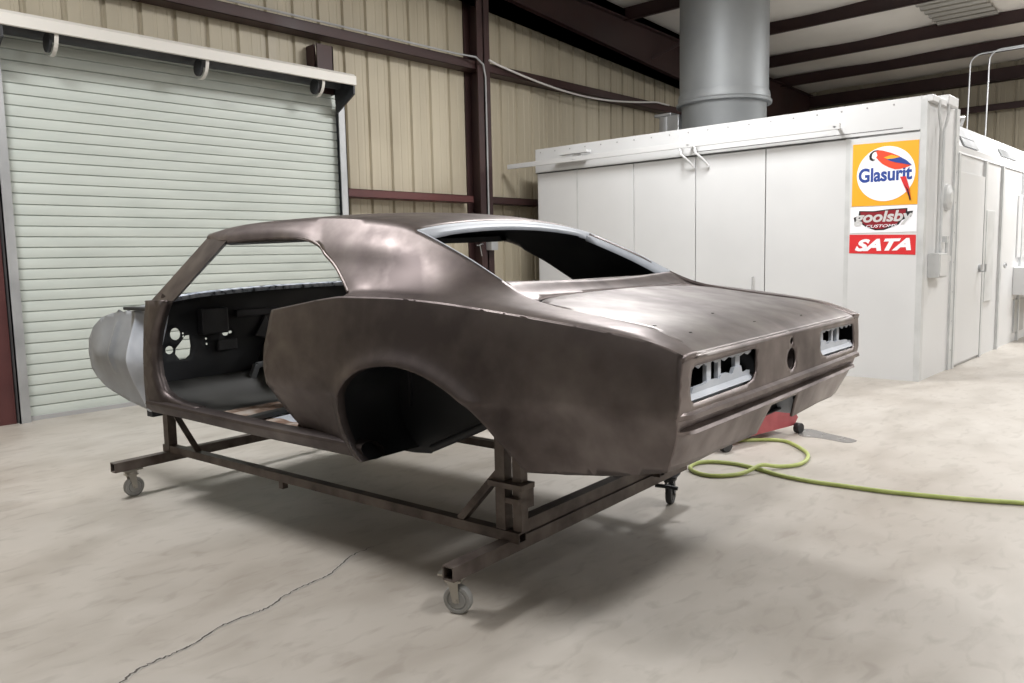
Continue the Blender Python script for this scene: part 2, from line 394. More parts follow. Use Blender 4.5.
# ---- roller door
RD = empty('roller_door', (3.6, 7.3, 0)); RD['label'] = 'closed pale green grey roller door with horizontal slats'; RD['category'] = 'door'
def loc(mb, e):
    o = e.location; mb.v = [(v[0]-o[0], v[1]-o[1], v[2]-o[2]) for v in mb.v]; return mb
pit = .0865; P = []
z = .03; rows = []
while z < 3.10:
    rows += [(z, 7.300), (z+.002, 7.290), (z+.02, 7.2875), (z+.04, 7.287), (z+.060, 7.2875), (z+.0785, 7.290), (z+.0805, 7.304), (z+.0845, 7.304)]
    z += pit
mb = MB(); mb.grid([[(x, y, z) for z, y in rows] for x in (2.01, 5.215)])
loc(mb, RD).build('slat_curtain', M['door'], RD, smooth=True, sharp=25, fix=False)
mb = MB(); mb.box(2.06, 5.215, 7.26, 7.31, 0, .035); loc(mb, RD).build('bottom_bar', M['seam2'], RD)
for x0, x1, nme in ((1.97, 2.05, 'guide_rail'), (5.19, 5.275, 'guide_rail')):
    mb = MB(); mb.box(x0, x1, 7.20, 7.212, 0, 2.9); xx = x0 if x0 < 3 else x1-.01; mb.box(xx, xx+.01, 7.2, 7.44, 0, 2.9)
    loc(mb, RD).build(nme, M['galv'], RD)
# hood
HD = empty('door_hood', (3.6, 7.1, 3.0)); HD['label'] = 'long cream sheet metal hood over the roller door'; HD['category'] = 'hood'
mb = MB()
prof = [(6.885, 3.05), (6.90, 3.045), (6.90, 3.13), (6.93, 3.155), (7.24, 3.22), (7.24, 3.23), (6.925, 3.165), (6.885, 3.135)]
mb.prism(prof, 0, 1.97, 5.2); loc(mb, HD).build('hood_sheet', M['hood'], HD)
mb = MB(); mb.prism([(6.9, 3.06), (6.9, 2.96), (7.22, 2.80), (7.24, 3.2), (6.92, 3.14)], 0, 5.17, 5.19); loc(mb, HD).build('end_plate', M['inside2'], HD)
mb = MB(); mb.prism([(6.9, 3.06), (6.9, 2.96), (7.22, 2.80), (7.24, 3.2), (6.92, 3.14)], 0, 1.98, 2.0); loc(mb, HD).build('end_plate', M['inside2'], HD)
mb = MB()
for i in range(24):
    pass
mb.tube([(2.0, 7.17, 3.115), (5.17, 7.17, 3.115)], .07, 20); loc(mb, HD).build('curtain_roll', M['inside2'], HD, smooth=True)  # pale roll coloured dark to paint in the shade beneath the hood
for x in (2.37, 3.6, 4.82):
    mb = MB(); pts = []
    for k in range(9):
        a = math.pi*k/8*.62; pts.append((x, 6.915+.13*(1-math.cos(a)), 3.055-.15*math.sin(a)))
    for k in range(len(pts)-1):
        a, b = Vector(pts[k]), Vector(pts[k+1]); mb.beam(a, b, .03, .006)
    loc(mb, HD).build('hanger_strap', M['hood'], HD)
    mb = MB(); mb.lathe([(0, -.01), (.075, -.01), (.075, .01), (0, .01)], (x-.03, 7.03, 3.0), 0, 20); loc(mb, HD).build('strap_disc', M['inside2'], HD)
# conduits on the wall
mb = MB()
pts = [(-2, 7.22, 3.72), (3, 7.22, 3.72), (6.9, 7.2, 3.715), (7.2, 7.12, 3.70), (7.36, 7.15, 3.64), (7.42, 7.175, 3.5), (7.42, 7.175, 1.48)]
mb.tube(pts, .012, 8); o = mb.build('conduit', M['galv'], smooth=True); tag(o, 'thin grey conduit along the high girt and down the steel column', 'conduit')
mb = MB(); mb.box(7.37, 7.49, 7.09, 7.19, 1.34, 1.48); o = mb.build('junction_box', M['galv'], bevel=.005); tag(o, 'small grey electrical box on the steel column seen through the rear window opening', 'electrical box')
mb = MB(); mb.tube([(7.32, 7.195, 1.42), (7.22, 7.12, 1.42), (7.1, 7.05, 1.4), (7.02, 7.0, 1.4)], .008, 6); mb.tube([(7.12, 7.05, 1.4), (7.18, 7.08, 1.27)], .006, 6)
tag(mb.build('air_valve', M['galv']), 'small lever valve sticking out left of the steel column', 'valve')
mb = MB(); pts = [Vector((7.5, 7.18, 3.72))]
for t in np.linspace(0, 1, 24)[1:]:
    x = 7.5+4.3*t; pts.append((x, 7.2, 3.72-.17*math.sin(min(t*1.1, 1)*math.pi)-.03*t))
mb.tube(pts, .014, 8); tag(mb.build('hanging_cable', M['wire'], smooth=True), 'pale cable sagging below the high girt between column and duct', 'cable')

# ---- paint booth (front)
BX, BY = 8.07, 2.215
PB = empty('paint_booth', (BX, 4.6, 0)); PB['label'] = 'big white panelled spray booth with signs on its front corner'; PB['category'] = 'booth'
mb = MB(); mb.box(BX, 9.10, BY, 6.9, 0, 2.60); loc(mb, PB).build('booth_wall', M['booth'], PB)
mb = MB(); mb.box(BX-.02, 9.10, BY-.0, 6.91, 2.60, 2.63); mb.box(BX-.025, BX, BY+.05, 6.91, 2.33, 2.63); loc(mb, PB).build('top_fascia', M['booth'], PB)
mb = MB(); mb.box(BX-.030, BX-.004, BY+.6, 6.91, 2.318, 2.324); mb.box(BX-.027, BX-.024, BY+.2, 4.6, 2.36, 2.366)
loc(mb, PB).build('fascia_seam', M['seam'], PB)
for y in np.arange(2.5, 6.9, .24):
    mb = MB(); mb.lathe([(0, -.006), (.008, -.004), (.009, 0)], (BX-.025, y, 2.585), 0, 8); loc(mb, PB).build('rivet', M['seam2'], PB)
# panels with narrow gaps: each door leaf is a part
edges = [6.88, 6.23, 5.39, 4.57, 3.75, 2.92]
for i in range(5):
    y1, y0 = edges[i], edges[i+1]
    mb = MB(); mb.box(BX-.022, BX-.002, y0+.005, y1-.005, .01, 2.312)
    loc(mb, PB).build('door_leaf', M['booth'], PB, bevel=.003)
mb = MB()
for y in edges[1:]: mb.box(BX-.004, BX-.0015, y-.006, y+.006, 0, 2.31)
loc(mb, PB).build('leaf_gap', M['seam'], PB)
for a_, b_ in ((6.215, 6.245), (2.885, 2.93)):
    mb = MB(); mb.box(BX-.024, BX, a_, b_, 0, 2.32); loc(mb, PB).build('door_frame', M['booth_edge'], PB)
mb = MB(); mb.box(BX-.028, BX-.022, BY, BY+.05, 0, 2.60); mb.box(BX-.028, BX+.05, BY-.006, BY, 0, 2.58); loc(mb, PB).build('corner_angle', M['booth_edge'], PB)
mb = MB(); mb.box(BX-.03, BX-.02, 2.262, 2.885, 0, 2.31); loc(mb, PB).build('corner_panel', M['booth'], PB)
mb = MB(); mb.tube([(BX-.03, 3.87, .98), (BX-.06, 3.87, .98), (BX-.06, 3.87, .84), (BX-.03, 3.87, .84)], .006, 6); loc(mb, PB).build('pull_handle', M['seam2'], PB)
# side face
mb = MB(); mb.box(BX-.025, 8.50, BY-.05, BY, 2.575, 2.632); loc(mb, PB).build('side_fascia', M['booth'], PB, bevel=.004)
mb = MB(); mb.box(8.52, 8.86, BY-.06, BY+.2, 2.60, 2.69); loc(mb, PB).build('roof_bracket', M['booth'], PB, bevel=.005)
mb = MB(); mb.box(8.99, 9.10, BY-.02, BY+.01, 0, 2.62); loc(mb, PB).build('side_angle', M['booth_edge'], PB)
for z in np.arange(.2, 2.5, .3):
    mb = MB(); mb.lathe([(0, -.004), (.008, -.003), (.009, 0)], (9.045, BY-.02, z), 1, 8); loc(mb, PB).build('bolt', M['galv'], PB)
# rail across front
mb = MB(); mb.box(BX-.15, BX-.12, 2.95, 7.3, 2.405, 2.465)
for y in (6.2, 4.6, 3.0): mb.box(BX-.15, BX-.02, y-.015, y+.015, 2.42, 2.44)
RL = tag(mb.build('track_rail', M['booth'], bevel=.003), 'thin white rail mounted across the top of the booth front', 'rail')
mb = MB(); mb.box(BX-.16, BX-.06, 5.98, 6.42, 2.50, 2.53); mb.box(BX-.12, BX-.02, 6.15, 6.2, 2.44, 2.5)
tag(mb.build('rail_plate', M['booth']), 'short white plate above the left part of the booth rail', 'bracket')
for y in (4.70, 4.52):
    mb = MB(); mb.tube([(BX-.13, y, 2.56), (BX-.14, y, 2.40), (BX-.16, y-.03, 2.33), (BX-.10, y-.09, 2.26), (BX-.05, y-.12, 2.20)], .013, 8)
    tag(mb.build('rail_hook', M['booth'], smooth=True), 'white bent hook on the booth rail, %s of the pair' % ('left' if y > 4.6 else 'right'), 'hook', 'hooks on the booth rail')
# alarm horn, box, pipes on side
mb = MB(); mb.lathe([(0, -.05), (.05, -.052), (.06, -.045), (.10, -.04), (.125, -.03), (.13, -.012), (.13, 0)], (8.78, BY, 1.74), 1, 28)
hn = tag(mb.build('wall_vent', M['booth_edge'], smooth=True), 'round white vent cover high on the booth side', 'vent')
mb = MB(); mb.box(8.22, 8.5, BY-.10, BY, .97, 1.20); eb = tag(mb.build('electrical_box', M['booth_edge'], bevel=.006), 'grey white electrical box on the booth side near the corner', 'electrical box')
mb = MB(); mb.box(8.24, 8.48, BY-.108, BY-.1, .985, 1.185); mb.build('cover', M['booth'], eb)
for k, x in enumerate((8.33, 8.43)):
    mb = MB(); mb.tube([(x+(.13 if k else -.08), BY-.05, 2.6), (x+(.13 if k else -.08), BY-.05, 2.5), (x, BY-.05, 2.34), (x, BY-.05, 1.2)], .014, 8)
    tag(mb.build('conduit', M['booth_edge'], smooth=True), 'white painted conduit dropping to the booth side box, %s of the two' % ('right' if k else 'left'), 'conduit', 'conduits above the electrical box')
mb = MB(); mb.box(8.62, 8.70, BY-.06, BY, 1.30, 1.36); mb.box(8.6, 8.72, BY-.05, BY, 1.0, 1.05); mb.tube([(8.66, BY-.05, 1.02), (8.66, BY-.05, 1.36)], .015, 8)
mb.box(8.58, 8.74, BY-.07, BY-.0, 1.12, 1.17)
tag(mb.build('air_regulator', M['booth_edge']), 'small regulator with fittings right of the electrical box', 'regulator')
# ---- signs (flat vinyl on the booth front); y decreases to the right
SX = BX-.031
def sheet(name, mat, pts, x, parent=None, th=.002):
    mb = MB(); mb.prism(pts, 0, x-th, x); return mb.build(name, mat, parent)
def text(name, body, mat, yL, yR, z0, z1, x, parent, shear=0, extr=.0008, bold=0):
    cu = bpy.data.curves.new(name, 'FONT'); cu.body = body; cu.size = 1; cu.extrude = 0; cu.shear = shear; cu.offset = bold
    t = bpy.data.objects.new(name+'_curve', cu); C.objects.link(t)
    dg = bpy.context.evaluated_depsgraph_get(); dg.update()
    me = bpy.data.meshes.new_from_object(t.evaluated_get(dg)); bpy.data.objects.remove(t)
    xs = [v.co.x for v in me.vertices]; ys = [v.co.y for v in me.vertices]
    a, b, c, d = min(xs), max(xs), min(ys), max(ys)
    for v in me.vertices:
        v.co = Vector((x, yL+(v.co.x-a)/(b-a)*(yR-yL), z0+(v.co.y-c)/(d-c)*(z1-z0)))
    me.materials.clear(); me.materials.append(mat)
    for p in me.polygons: p.use_smooth = False
    o = bpy.data.objects.new(name, me); C.objects.link(o); o.parent = parent
    sm = o.modifiers.new('thickness', 'SOLIDIFY'); sm.thickness = extr
    return o
def frm(y, z, Y0, Z0, S):    # sign-local 0..1 -> world
    return (Y0-y*S[0], Z0+z*S[1])
SG = sheet('booth_sign', M['yellow'], [(2.86, 1.665), (2.268, 1.655), (2.268, 2.24), (2.86, 2.255)], SX)
tag(SG, 'yellow square sign with a white disc and parrot reading Glasurit', 'sign')
cyc, czc = 2.555, 1.955
sheet('white_disc', M['white_vinyl'], [(cyc+.262*math.cos(a), czc+.255*math.sin(a)) for a in np.linspace(0, 2*math.pi, 48, endpoint=False)], SX-.002, SG)
text('lettering', 'Glasurit', M['blue'], 2.80, 2.32, 1.885, 2.02, SX-.005, SG, bold=.032)
def bird(name, mat, pts, k):
    sheet(name, mat, [(2.85-u*.575, 1.655+v*.595) for u, v in pts], SX-.005-.0012*k, SG, .001)
bird('parrot_body', M['orange'], [(.28, .80), (.31, .86), (.38, .885), (.46, .87), (.60, .82), (.72, .76), (.82, .68), (.90, .60), (.84, .58), (.74, .56), (.66, .56), (.56, .60), (.46, .66), (.40, .72), (.36, .77)], 0)
bird('parrot_face', M['white_vinyl'], [(.27, .80), (.30, .85), (.36, .86), (.38, .80), (.35, .75), (.30, .74)], 1)
bird('parrot_beak', M['black_vinyl'], [(.27, .84), (.25, .80), (.26, .745), (.30, .72), (.35, .735), (.31, .75), (.29, .78), (.30, .83), (.33, .86), (.40, .885), (.32, .88)], 2)
bird('parrot_wing', M['yellow'], [(.48, .76), (.60, .79), (.70, .76), (.80, .69), (.66, .71), (.54, .73)], 1)
bird('parrot_feathers', M['blue'], [(.52, .73), (.64, .73), (.74, .745), (.84, .68), (.92, .60), (.80, .635), (.70, .66), (.60, .69)], 2)
bird('parrot_tail', M['red_vinyl'], [(.74, .44), (.83, .44), (.88, .28), (.915, .08), (.89, .10), (.82, .26)], 2)
bird('parrot_tail_edge', M['black_vinyl'], [(.80, .32), (.84, .26), (.90, .06), (.915, .08), (.87, .24)], 3)
GB = sheet('booth_sign', M['white_vinyl'], [(2.87, 1.41), (2.268, 1.405), (2.268, 1.65), (2.87, 1.655)], SX)
tag(GB, 'white sign with red, black and silver goolsby badge below the yellow sign', 'sign')
def badge(name, mat, pts, k): sheet(name, mat, [(2.85-u*.565, 1.425+v*.20) for u, v in pts], SX-.002-.0012*k, GB, .001)
badge('badge_outline', M['black_vinyl'], [(.11, .97), (.35, .93), (.60, .99), (.88, 1.0), (.88, .85), (.97, .86), (.94, .60), (.80, .45), (.75, .25), (.52, .02), (.38, .02), (.22, .20), (.14, .38), (.04, .38), (.02, .66), (.10, .74)], 0)
badge('badge_red', M['dred'], [(.13, .93), (.36, .88), (.60, .94), (.86, .95), (.85, .70), (.75, .40), (.72, .28), (.50, .08), (.38, .08), (.24, .24), (.17, .40), (.14, .70)], 1)
text('lettering', 'goolsby', M['silver'], 2.835, 2.30, 1.475, 1.61, SX-.005, GB, shear=.2, bold=.03)
text('small_lettering', 'CUSTOMS', M['white_vinyl'], 2.72, 2.44, 1.455, 1.482, SX-.0055, GB, shear=.3, bold=.01)
ST = sheet('booth_sign', M['red_vinyl'], [(2.875, 1.215), (2.272, 1.19), (2.272, 1.375), (2.875, 1.395)], SX)
tag(ST, 'red rectangular sign with slanted white letters SATA', 'sign')
text('lettering', 'SATA', M['white_vinyl'], 2.82, 2.31, 1.232, 1.348, SX-.004, ST, shear=.35, bold=.05)
# ---- second booth behind
B2 = empty('equipment_booth', (11, BY+.1, 0)); B2['label'] = 'lower white booth with doors and hatches continuing behind the front booth'; B2['category'] = 'booth'
Y2 = BY+.0
mb = MB(); mb.box(9.10, 16.0, Y2, 6.9, 0, 2.28); loc(mb, B2).build('booth_wall', M['booth'], B2)
mb = MB()
mb.add([(9.10, Y2-.01, 2.2), (16, Y2-.01, 2.2), (16, Y2+.15, 2.55), (9.10, Y2+.15, 2.55), (9.10, Y2+.6, 2.55), (16, Y2+.6, 2.55)], [(0, 1, 2, 3), (3, 2, 5, 4)])
loc(mb, B2).build('sloped_top', M['booth'], B2)
for x0, x1, z0 in ((9.5, 10.1, 2.30), (9.45, 10.1, 2.40), (11.3, 12.2, 2.34), (12.9, 13.8, 2.34)):
    mb = MB(); a = Vector((x0, Y2-.01, 2.2)); 
    def q(x, t, o=.0): return (x, Y2-.01+.16*t-o*.9, 2.2+.35*t+o*.4)
    t0 = (z0-2.2)/.35; mb.add([q(x0, t0, .012), q(x1, t0, .012), q(x1, t0+.26, .012), q(x0, t0+.26, .012)], [(0, 1, 2, 3)])
    loc(mb, B2).build('top_vent', M['galv'], B2, solid=(.01, 0))
mb = MB(); mb.box(9.17, 10.22, Y2-.025, Y2, .03, 2.02); dr = loc(mb, B2).build('door', M['booth'], B2, bevel=.004)
mb = MB(); mb.tube([(10.08, Y2-.03, .98), (10.08, Y2-.09, .98), (10.08, Y2-.09, 1.06)], .012, 8); mb.lathe([(0, -.03), (.035, -.03), (.035, 0)], (10.08, Y2-.02, 1.02), 1, 16)
h = loc(mb, B2).build('door_handle', M['galv'], dr)
for x in (9.10, 10.24, 11.1, 12.3, 13.3):
    mb = MB(); mb.box(x, x+.07, Y2-.03, Y2, 0, 2.2); loc(mb, B2).build('frame_strip', M['booth_edge'], B2)
mb = MB(); mb.box(10.40, 10.78, Y2-.02, Y2, .62, 1.66); loc(mb, B2).build('tall_window', M['booth_edge'], B2, bevel=.004)
mb = MB(); mb.tube([(11.22+.06*math.cos(a), Y2-.06, 1.02+.03*math.sin(a)) for a in np.linspace(0, 2*math.pi, 14)], .008, 6); loc(mb, B2).build('ring_pull', M['galv'], B2)
mb = MB(); mb.box(12.0, 14.6, Y2-.30, Y2, .62, .98); loc(mb, B2).build('side_cabinet', M['booth'], B2, bevel=.01)
for x0, x1 in ((12.1, 12.7), (13.0, 13.6)):
    mb = MB(); mb.box(x0, x1, Y2-.02, Y2, .12, .55); loc(mb, B2).build('floor_grille', M['galv'], B2)
    mb = MB(); mb.box(x0, x1+.1, Y2-.02, Y2, 1.1, 1.9); loc(mb, B2).build('hatch', M['booth'], B2, bevel=.006)
mb = MB(); mb.tube([(9.75, Y2+.3, 2.56), (9.78, Y2+.22, 2.64), (9.95, Y2+.15, 2.66), (10.05, Y2+.2, 2.58), (9.95, Y2+.25, 2.55)], .02, 8)
loc(mb, B2).build('lifting_eye', M['booth'], B2, smooth=True)
# ---- exhaust duct
DC = empty('exhaust_duct', (9.9, 5.21, 2.3)); DC['label'] = 'large round grey exhaust duct rising from the booth to the roof'; DC['category'] = 'duct'
mb = MB(); mb.lathe([(.57, 1.00), (.57, 3.0)], (0, 0, 0), 2, 64); mb.build('upper_duct', M['duct'], DC, smooth=True)
mb = MB(); mb.lathe([(.545, 0), (.545, .85), (.56, .88)], (0, 0, 0), 2, 64); mb.build('lower_duct', M['duct'], DC, smooth=True)
mb = MB(); mb.lathe([(.56, .86), (.61, .87), (.615, .90), (.59, .92), (.59, .97), (.58, 1.02), (.57, 1.02)], (0, 0, 0), 2, 64); mb.build('flange_ring', M['duct'], DC, smooth=True)
mb = MB(); mb.box(-.3, .0, .50, .68, .1, .80); mb.tube([(-.15, .74, .44), (-.15, .74, .82)], .13, 20); mb.box(-.32, .02, .60, .90, .36, .42); mb.box(-.30, .0, .62, .88, .80, .84)
mb.build('fan_motor', M['galv'], DC, smooth=True, bevel=.01)
# ---- conduits standing on the second booth
for k, (xa, ya, zt_) in enumerate(((13.2, 3.1, 3.98), (13.2, 2.86, 4.0))):
    pts = [(xa, ya, 2.285), (xa, ya-.02, zt_-.14)]
    for t in np.linspace(0, math.pi/2, 6)[1:]: pts.append((xa, ya-.02-.15*(1-math.cos(t)), zt_-.14+.14*math.sin(t)))
    pts += [(xa, 1.5, zt_+.0), (xa, -3, zt_-.1)]
    mb = MB(); mb.tube(pts, .011, 8)
    tag(mb.build('conduit', M['galv'], smooth=True), 'thin grey conduit rising behind the booth top and bending right, %s of the pair' % ('right' if k else 'left'), 'conduit', 'overhead conduits above the second booth')
# roof light panel
mb = MB(); y0, y1, x0, x1 = 3.0, 3.85, 12.85, 14.45
P = []
for i in range(29):
    x = x0+(x1-x0)*i/28; P.append([(x, y, RZ(x)+.14+(.03 if i % 4 in (1, 2) else 0)) for y in (y0, y1)])
mb.grid(P); tag(mb.build('skylight_panel', M['zinc']), 'grey corrugated panel set between purlins at the top right', 'skylight panel')
# ---- column on far wall
mb = MB(); mb.box(17.6, 17.95, 2.35, 2.5, 0, 4.5)
tag(mb.build('steel_column', M['wall']), 'tan column on the far wall behind the second booth', 'column')

# ---- floor details
def px2ground(x, y):
    R = cam_rot(*[math.radians(a) for a in (47.4108, -6.0829, -1.2390)]); d = R @ Vector((x-512, -(y-341.5), -797.96)); t = -1.255/d.z
    return (d.x*t, d.y*t)
cr = [(115, 690), (135, 672), (157, 661), (178, 652), (200, 640), (222, 626), (246, 616), (268, 608), (285, 596), (305, 586), (325, 577), (340, 566), (352, 556), (368, 549), (384, 543)]
G = [px2ground(*p) for p in cr]
for nme, wd, mt, zz in (('floor_crack_edge', .009, 'crack_edge', .0012), ('floor_crack', .0035, 'crack', .0022)):
    mb = MB(); P = []
    gg = catmull([(g[0], g[1], 0) for g in G], 8); random.seed(3)
    for i, g in enumerate(gg):
        j = Vector((random.uniform(-1, 1), random.uniform(-1, 1), 0))*.006; wj = wd*random.uniform(.5, 1.4)*min(1, (len(gg)-i)/20)
        t = (gg[min(i+1, len(gg)-1)]-gg[max(i-1, 0)]).normalized(); s_ = Vector((-t.y, t.x, 0))
        c_ = Vector((g.x, g.y, 0))+j; P.append([c_+s_*wj+Vector((0, 0, zz)), c_-s_*wj+Vector((0, 0, zz))])
    mb.grid(P); o = mb.build(nme, M[mt], fl, fix=False)
mb = MB(); pd = [px2ground(*p) for p in ((797, 429), (812, 429.5), (830, 434), (848, 438), (857, 441), (848, 443), (835, 441), (818, 438), (800, 436))]
pd = [tuple(v)[:2] for v in catmull([(a, b, 0) for a, b in pd+[pd[0]]], 4)][:-1]
mb.prism(pd, 2, .0005, .0018)
tag(mb.build('puddle', M['wet']), 'dark damp patch on the concrete right of the car tail', 'puddle')
# air hose
hp = [(700, 441.5), (722, 443), (745, 442), (769.5, 441.5), (785, 443), (796, 447.5), (806, 454), (808, 459), (804, 464), (794, 467.5), (769.5, 470), (748, 474.5), (734, 477), (718, 478), (705, 477), (695, 474), (690, 470), (694, 466), (704, 464), (718, 464), (736, 466), (755.4, 470.3), (780, 477.4), (811.7, 483.7), (846.8, 488.6), (882, 493.5), (931, 498.5), (980.5, 502.7), (1024, 505.5), (1080, 510)]
hs = catmull([(px2ground(*p)[0], px2ground(*p)[1], .0125) for p in hp], 6)
n_ = len(hs)
for i, q_ in enumerate(hs):    # lift where the loop crosses itself
    d = (Vector((q_.x, q_.y))-Vector(px2ground(760, 471.5))).length
    if i < n_*.5 and d < .25: q_.z += .026*math.exp(-(d/.09)**2)
mb = MB(); mb.tube(hs, .0115, 10)
tag(mb.build('air_hose', M['hose'], smooth=True), 'lime green air hose looped on the floor behind the car', 'hose')
# red trolley jack beyond the car
JK = empty('floor_jack', (4.95, 2.42, 0), math.radians(-10)); tag(JK, 'low red trolley jack on the floor beyond the car tail', 'jack')
for s_ in (-1, 1):
    mb = MB(); mb.prism([(-.42, .045), (.40, .05), (.44, .10), (.36, .19), (.0, .17), (-.42, .10)], 1, s_*.10-.004, s_*.10+.004)
    mb.build('side_plate', M['red'], JK)
mb = MB(); mb.box(.0, .34, -.08, .08, .09, .17); mb.box(-.1, .0, -.1, .1, .06, .1); mb.build('hydraulic_body', M['red'], JK, bevel=.01)
mb = MB(); mb.prism([(.1, .12), (.14, .16), (-.36, .20), (-.40, .16)], 1, -.05, .05); mb.build('lift_arm', M['red'], JK)
mb = MB(); mb.lathe([(0, .19), (.05, .19), (.055, .22), (.0, .22)], (-.38, 0, 0), 2, 16); mb.build('saddle', M['dark_rubber'], JK)
for x, s_, r in ((-.40, 1, .045), (-.40, -1, .045), (.40, 1, .035), (.40, -1, .035)):
    mb = MB(); mb.lathe([(0, -.02), (r, -.02), (r, .02), (0, .02)], (x, s_*.135, r), 1, 18); mb.build('wheel', M['dark_rubber'], JK, smooth=True)
# ================================================================== THE CAR BODY (x forward from the tail, y to its left, z up)
YAW = math.radians(3.9124)
CAR = empty('car_body', (2.7681, 1.1548, .1688), math.pi/2+YAW)
tag(CAR, 'stripped bare steel coupe body shell without doors, glass or wheels', 'car')
zc_t = pchip([.02, .12, .3, .5, .73, .97, 1.2, 1.45, 1.58, 1.74, 1.93], [.800, .835, .866, .890, .915, .936, .947, .947, .935, .912, .884])
lcr_t = pchip([0, .1, .3, .6, 1.2, 1.5, 1.95], [.838, .850, .858, .862, .862, .858, .846])
wf_t = pchip([0, .1, .4, .8, 1.1, 1.5, 1.95, 3.1], [.862, .872, .884, .892, .896, .890, .876, .862])
zf_t = pchip([0, .5, 1.0, 1.5, 2.0], [.622, .618, .60, .575, .572])
ARCH = [(1.36, .315), (1.41, .36), (1.445, .42), (1.458, .48), (1.453, .54), (1.42, .605), (1.35, .66), (1.26, .692), (1.15, .706), (1.06, .70), (.97, .68), (.88, .645), (.80, .60), (.73, .55), (.68, .50), (.63, .45), (.585, .392)]
def S(x, z):
    zc, lc, wf, zf = zc_t(x), lcr_t(x), wf_t(x), zf_t(x)
    if z >= zf:
        t = (zc-z)/(zc-zf); l = lc+(wf-lc)*(1-(1-min(t, 1))**2.4)
    else:
        d = zf-z; k = .30*sstep(.35, .9, abs(x-1.05)*1.2)+.12; l = wf-k*d-.35*max(0, d-.14)**2
        l -= .006*sstep(0, .02, d)
    if x < 1.9:
        d = segdist((x, z), ARCH, False)
        l += .022*math.exp(-(d/.045)**2)
    return l
def lin(xs, ys): return lambda x: float(np.interp(x, xs, ys))
def Px(z):   # tail profile: x against height
    return T_t(z)
T_t = lin([.38, .45, .50, .555, .568, .574, .583, .588, .618, .622, .634, .640, .655, .70, .77, .785, .80], [.11, .085, .068, .048, .040, .018, .024, .046, .032, .006, .010, .026, .026, .028, .028, .026, .026])
def T(s, z):
    wq = sstep(.93, 1, abs(s)); base = lin([.38, .45, .57, .655, .80], [.11, .085, .046, .026, .026])(z)
    c = wq*(base-Px(z)) + .008*s*s + .02*sstep(.60, .38, z)*sstep(.80, 1.0, abs(s))**1.5 + .02*sstep(.72, 1, abs(s))*sstep(.62, .7, z)*0
    return Px(z)+c
def lc_tail(z): return S(max(T(1, z), .0), z) if z < .80 else lcr_t(.02)
def tail(s, z, off=0): return (T(s, z)+off, s*lc_tail(z), z)
def catmull2(P, k): return [(p[0], p[1]) for p in catmull([(a, b, 0) for a, b in P], k)]
ARCH = catmull2(ARCH, 2)
# -- quarter panels
cornerz = sorted(set([round(float(z), 4) for z in np.linspace(.80, .45, 45)]+[.785, .77, .640, .634, .622, .588, .574, .568]), reverse=True)
corner = [(T(1, z), z) for z in cornerz]
crease = [(x, zc_t(x)) for x in np.linspace(.03, 1.93, 48)]
front = [(1.93, .884), (1.945, .80), (1.962, .73), (1.97, .65), (1.95, .56), (1.90, .46), (1.80, .335)]
bottom = [(1.80, .335), (1.58, .325), (1.36, .315)]
rearb = [(.53, .388), (.46, .390), (.34, .402), (.26, .415), (T(1, .45), .45)]
outl = crease+front[1:]+bottom[1:]+ARCH[1:]+rearb[:-1]+corner[::-1]
for sgn in (1, -1):
    xsb = np.linspace(.05, 1.91, 75)
    bands = [[(x, zc_t(x)-d) for x in xsb] for d in (.006, .014, .026, .042, .064, .09, .12)]
    bands += [[((x-1.05)*k+1.05, (z-.42)*k+.42) for x, z in catmull2(ARCH, 3) if z > .345] for k in (1.025, 1.055, 1.09, 1.13, 1.18, 1.24)]
    bands += [[(x, zf_t(x)+e) for x in xsb if x > 1.55 or x < .6] for e in (.006, -.006, -.022)]
    mb = MB(); patch(mb, outl, [], .035, lambda x, z: (x, sgn*S(x, z), z), .0125, flip=(sgn > 0), bands=bands)
    # wheel lip returning inward
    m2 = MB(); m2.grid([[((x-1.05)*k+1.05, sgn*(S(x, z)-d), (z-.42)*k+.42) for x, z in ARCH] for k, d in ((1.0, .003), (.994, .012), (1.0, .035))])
    m2.build('wheel_lip', M['steel_shade'], CAR, smooth=True)
    o = mb.build('quarter_panel', M['steel'], CAR, smooth=True, sharp=50, mats=[M['steel_shade'], M['inside']], fix=True)
    me = o.data; # outward orientation
    if sum(p.normal.y*sgn*p.area for p in me.polygons) < 0: me.flip_normals()
    sm = o.modifiers.new('thickness', 'SOLIDIFY'); sm.thickness = .004; sm.offset = -1; sm.material_offset = 1
